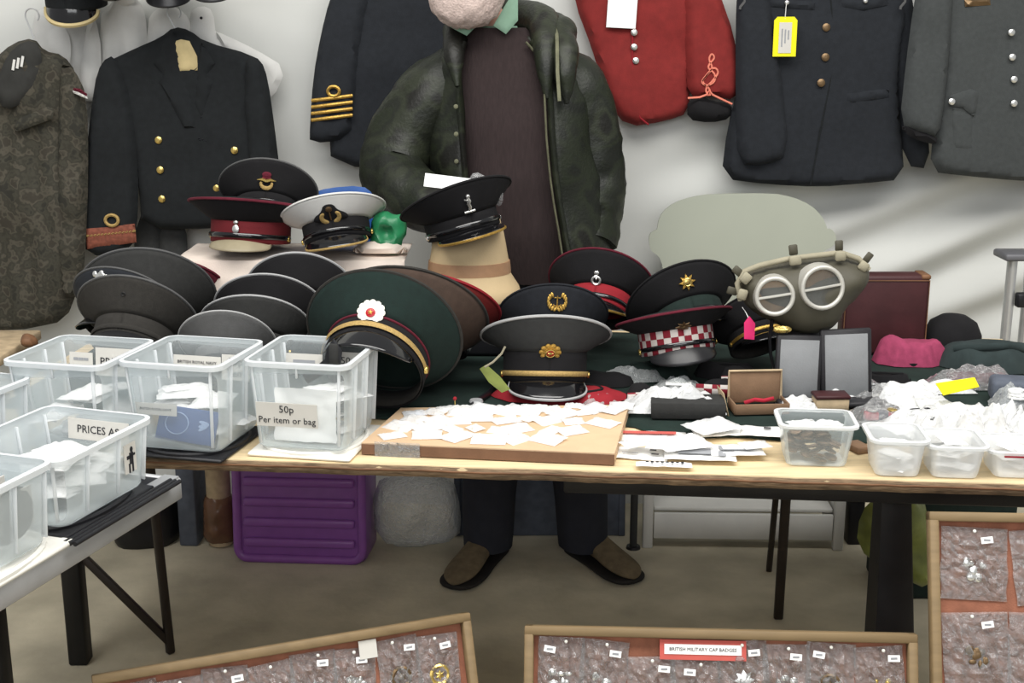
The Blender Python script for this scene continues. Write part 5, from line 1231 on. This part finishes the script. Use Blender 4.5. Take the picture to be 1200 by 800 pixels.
sheet(893, 506, .08, .06, -10, 'white sheet with a black mark beside the tub of badges', [(P(.01, .008, .014, .009), 'ink')], .011)
sheet(778, 545, .1, .025, -5, 'white paper strip with black print at the table front edge', [(P(k*.009-.03, 0, .005, .008 if k % 2 else .005), 'ink') for k in range(8)], .008)
for k, (px, py) in enumerate(((835, 500), (800, 520), (775, 523), (745, 520), (885, 522))):
    packet('large' if k < 2 else 'white', T(*atZ(px, py, TZ+.02)) @ R(rnd.uniform(-30, 30), 'Z'), ['large white packet lying beside the boxed item', 'large white packet lying on the picture card', 'small white packet by the faded pink band', 'small white packet next to the cardboard tray', 'small white packet left of the tub of badges'][k], 'packets on the papers')
# ------------------------------------------------------------------ tubs on the right
def tub(px, py, w, d, h, lab, yaw=-5, taper=.84, m='tub'):
    f = atZ(px, py, TZ+.002); M = T(f.x, f.y, TZ+.002) @ R(yaw, 'Z') @ T(0, d*taper/2, 0)
    plastic_bin('plastic_tub', lab, M, w, d, h, taper, m, 'tub', ribs=False, group='small clear tubs', r=.014, rim_t=.004); return M
M1 = tub(957, 546, .128, .1, .078, 'clear tub of brown badges at the front of the table', m='bin')
for k in range(44):
    a = rnd.uniform(0, 6.28); r_ = rnd.uniform(.01, .042)
    Mk = M1 @ T(r_*math.cos(a)*1.15, r_*math.sin(a)*.8, .008+.0012*k) @ R(rnd.uniform(-25, 25), 'X') @ R(rnd.uniform(-25, 25), 'Y')
    if k == 0:
        ob = thing('brown_badge', 'dull brown badge piled in the clear tub', 'badge', Mk.to_translation(), 'brown badges in the tub', M=Mk); mk('disc', tf(disc(.0125, .004, 12), Mk), 'coin', ob); mk('pin', tf(tube([(-.009, 0, -.001), (.009, 0, -.001)], .0009, 5), Mk), 'bronze', ob); src = ob
    else:
        ob = src.copy(); COL.objects.link(ob); ob.matrix_basis = Mk; WM[ob] = Mk
        for ch in list(src.children): c_ = ch.copy(); COL.objects.link(c_); c_.parent = ob
packet('white', M1 @ T(-.02, .01, .062) @ R(20, 'Z'), 'crumpled clear packet lying on the brown badges in the tub, left', 'packets in the badge tub')
packet('bronze', M1 @ T(.022, .005, .062) @ R(-30, 'Z'), 'clear packet with a bronze badge on the brown badges in the tub', 'packets in the badge tub')
M2 = tub(1052, 558, .09, .1, .068, 'milky clear tub right of the bare patch of table')
M3 = tub(1120, 560, .094, .1, .06, 'milky clear tub between two other tubs at the right')
M4b = tub(1198, 560, .112, .1, .05, 'milky clear tub with a red label at the right edge')
tag(mk('red_strip', tf(bx(.075, .002, .008, .0005, (0, -.054, .045)), M4b), 'ribbon_red', smooth=False), 'red label strip on the tub at the right edge', 'label')
for M, n, lab in ((M2, 5, 'white packet in the milky tub right of the bare patch'), (M3, 6, 'white packet in the middle milky tub'), (M4b, 5, 'white packet in the red-labelled tub')):
    for k in range(n): packet('white' if k % 2 else 'silver', M @ T(rnd.uniform(-.018, .018), rnd.uniform(-.022, .022), .008+.0085*k) @ R(rnd.uniform(0, 180), 'Z'), fromtop(n, k)+' '+lab, lab.replace('white packet', 'packets'))
c = atZ(1005, 528, TZ)
tag(mk('matchbox', tf(bx(.03, .045, .012, .001, (0, 0, .0075)), T(c.x, c.y, TZ) @ R(20, 'Z')), 'brown_card'), 'tiny brown box between the two front tubs', 'box')
# medals and bags heaped behind the tubs
o, M = bag('medal_bag', 'clear bag with red and navy ribboned medals', 1030, 492, .12, .08, .04, 8, 'film', 5, insert=[('ribbon', bx(.07, .02, .016, .002, (0, -.01, .014)), 'ribbon_red'), ('ribbon', bx(.022, .021, .017, .002, (-.0, -.0105, .0145)), 'ribbon_navy'), ('medal', tf(disc(.011, .003, 14), T(-.02, -.01, .024)), 'silver'), ('medal', tf(disc(.011, .003, 14), T(.02, -.012, .024)), 'brass')])
heap = [(1000, 455, .14, .09, .03, 12, 'film', 'shiny clear bag of badges in front of the right grey-lined case'), (1060, 462, .14, .08, .025, -10, 'film_thick', 'flat white bag in front of the pink beret'), (1072, 500, .13, .08, .035, 15, 'film_thick', 'milky bag with small black writing behind the milky tubs'), (1120, 494, .15, .1, .045, -6, 'film_thick', 'large milky bag under the yellow strip'), (1165, 500, .12, .1, .05, 20, 'film_thick', 'milky bag near the right edge behind the red-labelled tub'), (1190, 480, .1, .1, .06, -14, 'film_soft', 'clear bag at the right edge with a white coil'), (1085, 475, .12, .06, .02, 5, 'film_thick', 'thin white bag behind the black writing')]
for k, (px, py, w_, d_, h_, yw, fl, lab) in enumerate(heap):
    ins = [('card', bx(w_*.7, d_*.6, .002, 0, (0, 0, h_*.3)), 'paper')]
    if k == 2: ins += [('writing', bx(.02, .004, .001, 0, (-.01, -.01, h_+.006)), 'ink'), ('writing', bx(.01, .008, .001, 0, (.015, -.014, h_+.006)), 'ink')]
    if k == 0: ins = [('badge', tf(star_g(.014, .008, 8, .004), T(-.03+.02*i, -.01*(i % 2), .012) @ R(-90, 'X')), 'silver' if i % 2 else 'black_metal') for i in range(4)]
    if k == 5: ins = [('coil', tube([(.018*math.cos(a_*.6), .018*math.sin(a_*.6)-.02, .03+.0006*a_) for a_ in range(30)], .004, 6), 'paper'), ('contents', bx(.07, .05, .03, .008, (.0, .02, .02), 2), 'slate_box')]
    bag('plastic_bag', lab, px, py, w_, d_, h_, yw, fl, 20+k, insert=ins)
bag('beret_bag', 'clear bag holding a folded maroon beret', 1140, 452, .19, .08, .05, -4, 'film', 31, insert=[('beret', bx(.13, .05, .022, .01, (.01, 0, .018), 3), 'maroon')])
tag(mk('dark_packet', tf(bx(.1, .07, .05, .012, (0, 0, .026), 3), T(*atZ(1188, 470, TZ+.006)) @ R(-12, 'Z')), 'slate_box'), 'slate grey padded packet at the right edge', 'packet')
c = atZ(1122, 458, TZ+.06)
tag(mk('yellow_strip', tf(loft([[Vector((x, y, .0)) for x, y in ((-.055, -.015), (.05, -.012), (.058, .012), (-.05, .016))], [Vector((x, y, .002)) for x, y in ((-.055, -.015), (.05, -.012), (.058, .012), (-.05, .016))]]), T(c.x, c.y, TZ+.07) @ R(30, 'Z') @ R(34, 'X')), 'yellow_card', smooth=False), 'bright yellow paper strip lying on the milky bags', 'paper')
# dark odds and ends between the caps
for px, py, w_, d_, h_, m_, nm, lab, ct in ((700, 448, .16, .09, .022, 'black_cloth', 'folded_cap', 'flat black folded cap right of the grey officer cap', 'cap'), (770, 440, .15, .09, .03, 'dark_green', 'folded_cap', 'dark green folded cap under the diced-band cap', 'cap'),
        (850, 440, .14, .08, .03, 'black_cloth', 'folded_cap', 'black folded cap below the pink tag', 'cap'), (905, 462, .1, .07, .02, 'navy', 'dark_pouch', 'dark pouch left of the grey-lined cases', 'pouch'), (1030, 446, .14, .05, .02, 'black_cloth', 'dark_pouch', 'black pouch under the pink beret', 'pouch')):
    o, M = flat_soft(nm, lab, ct, px, py, w_, d_, h_, m_, -6, .01, 26, px % 9)
    mk('seam', tf(tube([(-w_*.36, -d_*.1, h_*.98), (0, -d_*.14, h_*1.04), (w_*.36, -d_*.1, h_*.96)], .0025, 6), M), m_, o)
more = [(985, 470, .12, .06, .03, 20, 'film_thick', 'crumpled milky bag in front of the left grey-lined case'), (1050, 482, .1, .06, .045, -12, 'film_thick', 'puffed milky bag beside the ribboned medals'), (1100, 512, .12, .07, .05, 9, 'film_thick', 'puffed milky bag just behind the middle milky tub'), (1150, 520, .13, .07, .06, -9, 'film_thick', 'tall milky bag behind the red-labelled tub'), (1205, 515, .1, .08, .06, 4, 'film_thick', 'milky bag cut by the right edge of the photo'), (1100, 458, .15, .06, .022, 4, 'film_thick', 'flat milky bag behind the yellow strip'), (935, 478, .09, .06, .025, -8, 'film_thick', 'small milky bag behind the tub of brown badges'), (700, 470, .08, .05, .015, 12, 'film_soft', 'small clear bag right of the flat crimson beret'), (1020, 470, .11, .05, .03, 30, 'film', 'shiny clear bag beside the ribboned medals')]
for k, (px, py, w_, d_, h_, yw, fl, lab) in enumerate(more):
    bag('plastic_bag', lab, px, py, w_, d_, h_, yw, fl, 50+k, insert=[('card', bx(w_*.6, d_*.5, .002, 0, (0, 0, h_*.25)), 'paper')])
# ------------------------------------------------------------------ framed boards of bagged cap badges leaning in front
def frame(label, TL, TR, down, fw=.016, hgt=.5):
    """TL, TR top corners; down unit vector of the leaning board"""
    TL, TR = Vector(TL), Vector(TR); x = (TR-TL); L = x.length; x.normalize(); d = (down - x*down.dot(x)).normalized(); nrm = x.cross(d)
    if nrm.y > 0: nrm = -nrm
    M = Matrix(((x.x, -nrm.x, -d.x, TL.x), (x.y, -nrm.y, -d.y, TL.y), (x.z, -nrm.z, -d.z, TL.z), (0, 0, 0, 1)))   # x right, y into board, z up
    o = thing('display_frame', label, 'frame', TL+x*L/2+d*hgt, 'framed badge boards')
    mk('backing', tf(bx(L-.004, .006, hgt-.004, 0, (L/2, .012, -hgt/2)), M), 'cork', o, smooth=False)
    for g in (bx(L, .024, fw, .002, (L/2, 0, -fw/2)), bx(L, .024, fw, .002, (L/2, 0, -hgt+fw/2)), bx(fw, .0238, hgt, .002, (fw/2, 0, -hgt/2)), bx(fw, .0238, hgt, .002, (L-fw/2, 0, -hgt/2))): mk('frame_bar', tf(g, M), 'frame_wood', o)
    return o, M, L
def pinned(M, x, z, w, h, seed, label, group, tagx=None, kind=0, rot=None):
    rot = (seed*37 % 11)-5 if rot is None else rot; h *= .88+.03*(seed % 7); w *= .96+.02*(seed % 5)
    """a clear bag pinned to the board with badge and price sticker"""
    Mb = M @ T(x, .008, z) @ R(rot, 'Y')
    o = thing('badge_bag', label, 'badge bag', Mb.to_translation(), group)
    def fn(u, v):
        X, Z = (u-.5)*w, -v*h
        return Vector((X*(1+.05*noise.noise(Vector((v*4, seed, 1)))), -.0015-.013*min(1, 4*min(u, 1-u, v, 1-v))*(.1+1.8*abs(noise.noise(Vector((u*6+seed, v*6, seed*1.3))))), Z))
    mk('bag', tf(grid(16, 16, fn), Mb), 'film', o, smooth=False)
    rr = random.Random(seed)
    if kind == 0: g = join(*[tf(ell_g(rr.uniform(.004, .008), rr.uniform(.004, .009), .005, 8), T(rr.uniform(-.016, .016), -.002, -h*.55+rr.uniform(-.02, .016))) for k in range(9)])
    elif kind == 1: g = tf(join(tube([(.016*math.cos(2*math.pi*k/20), 0, .016*math.sin(2*math.pi*k/20)) for k in range(20)], .004, 6, True), star_g(.01, .005, 6, .004)), T(0, -.004, -h*.55))
    else: g = tf(star_g(.02, .012, 8, .006), T(0, -.003, -h*.55))
    mk('badge', tf(g, Mb), ['silver', 'silver', 'bronze', 'brass'][seed % 4], o)
    if tagx is not None:
        s_ = mk('price_sticker', tf(bx(.02, .001, .011, 0), Mb @ T(tagx, -.0125, -.02) @ R(rr.uniform(-10, 10), 'Y')), 'paper', o, smooth=False)
        mk('price_mark', tf(bx(.011, .0006, .0035, 0), Mb @ T(tagx, -.0132, -.02)), 'ink_grey', s_, smooth=False)
    mk('pin', tf(ell_g(.003, .003, .003, 8), Mb @ T(rr.uniform(-.01, .01), -.011, -.006)), 'white_plastic', o)
    return o
# middle frame
TLm, TRm = atY(615, 732, 2.05), atY(1074, 742, 2.0)
o, M, L = frame('wide wooden framed badge board with a red title card', TLm, TRm, Vector((0, -.35, -1)).normalized(), hgt=.5)
ords = ['first', 'second', 'third', 'fourth', 'fifth', 'sixth', 'seventh', 'eighth']
nb_ = 8
for r_ in range(3):
    for k in range(nb_):
        if r_ == 0 and k in (2, 3): dz = -.05
        else: dz = -.02
        rown = ['top row', 'second row', 'third row'][r_]
        pinned(M, .026+(L-.052)*(k+.5)/nb_, dz-.15*r_-(.004 if k % 2 else 0), .084, .128, 40+r_*10+k, '%s badge bag from the left in the %s of the titled board' % (ords[k], rown), 'bags on the titled board', [-.02, .018, .022, -.01, .02, .015, -.022, .024][k] if r_ == 0 else .015, [0, 0, 0, 0, 2, 0, 1, 0][k])
Mt = M @ T(L*.46, .004, -.036)
t = thing('title_card', 'red-bordered white card titling the wide badge board', 'label', Mt.to_translation())
mk('red_card', tf(bx(.148, .001, .034, 0, (0, -.006, 0)), Mt), 'red_paper', t, smooth=False); mk('white_card', tf(bx(.132, .001, .017, 0, (0, -.0072, .001)), Mt), 'paper', t, smooth=False)
mk('lettering', tf(text_g('BRITISH MILITARY CAP BADGES', .0082), Mt @ T(0, -.008, .001)), 'ink', t, smooth=False)
# left frame, turned
TLl, TRl = atZ(107, 791, .475), atZ(549, 717, .475)
o, M, L = frame('wooden framed badge board turned at an angle, left of the titled board', TLl, TRl, Vector((.1, -.36, -1)).normalized(), hgt=.5)
for r_ in range(2):
    for k in range(8):
        pinned(M, .026+(L-.052)*(k+.5)/8, -.024-.16*r_-(.006 if k % 2 else 0), .078, .135, 80+r_*10+k, '%s badge bag from the left in the %s of the angled board' % (ords[k], ['top row', 'second row'][r_]), 'bags on the angled board', [.01, -.02, .02, .02, .015, .01, .02, .012][k] if k not in (3,) else None, [2, 2, 2, 2, 2, 0, 1, 1][k])
Mt = M @ T(L*.705, .0, -.034)
tag(mk('blank_label', tf(bx(.032, .001, .032, 0, (0, -.006, 0)), Mt), 'paper_grey', smooth=False), 'square pale label on the angled badge board', 'label')
# right frame, portrait, leaning on the table edge
TLr = atY(1087, 599, 2.05); TRr = Vector((TLr.x+.42, 2.03, TLr.z))
o, M, L = frame('tall wooden framed badge board leaning on the table at right', TLr, TRr, Vector((.0, -.38, -1)).normalized(), .016, hgt=.74)
cols = [.076, .19, .31]
for r_ in range(5):
    for k in range(3):
        pinned(M, cols[k]+(.0 if r_ % 2 else .004), -.026-.142*r_, .116, .134, 120+r_*10+k, '%s bag of the %s on the tall board' % (['left', 'middle', 'right'][k], ['top row', 'second row', 'third row', 'fourth row', 'bottom row'][r_]), 'bags on the tall board', [.018, -.012, .02][k] if not (k == 1 and r_ < 2) else None, 0)
for z_ in (-.04, -.165):
    b_ = mk('push_pin', tf(ell_g(.006, .006, .007, 12), M @ T(.185, -.006, z_)), 'blue_plastic')
    tag(b_, ['blue push pin at the top of the tall badge board', 'blue push pin beside the second row of the tall badge board'][0 if z_ > -.1 else 1], 'pin')
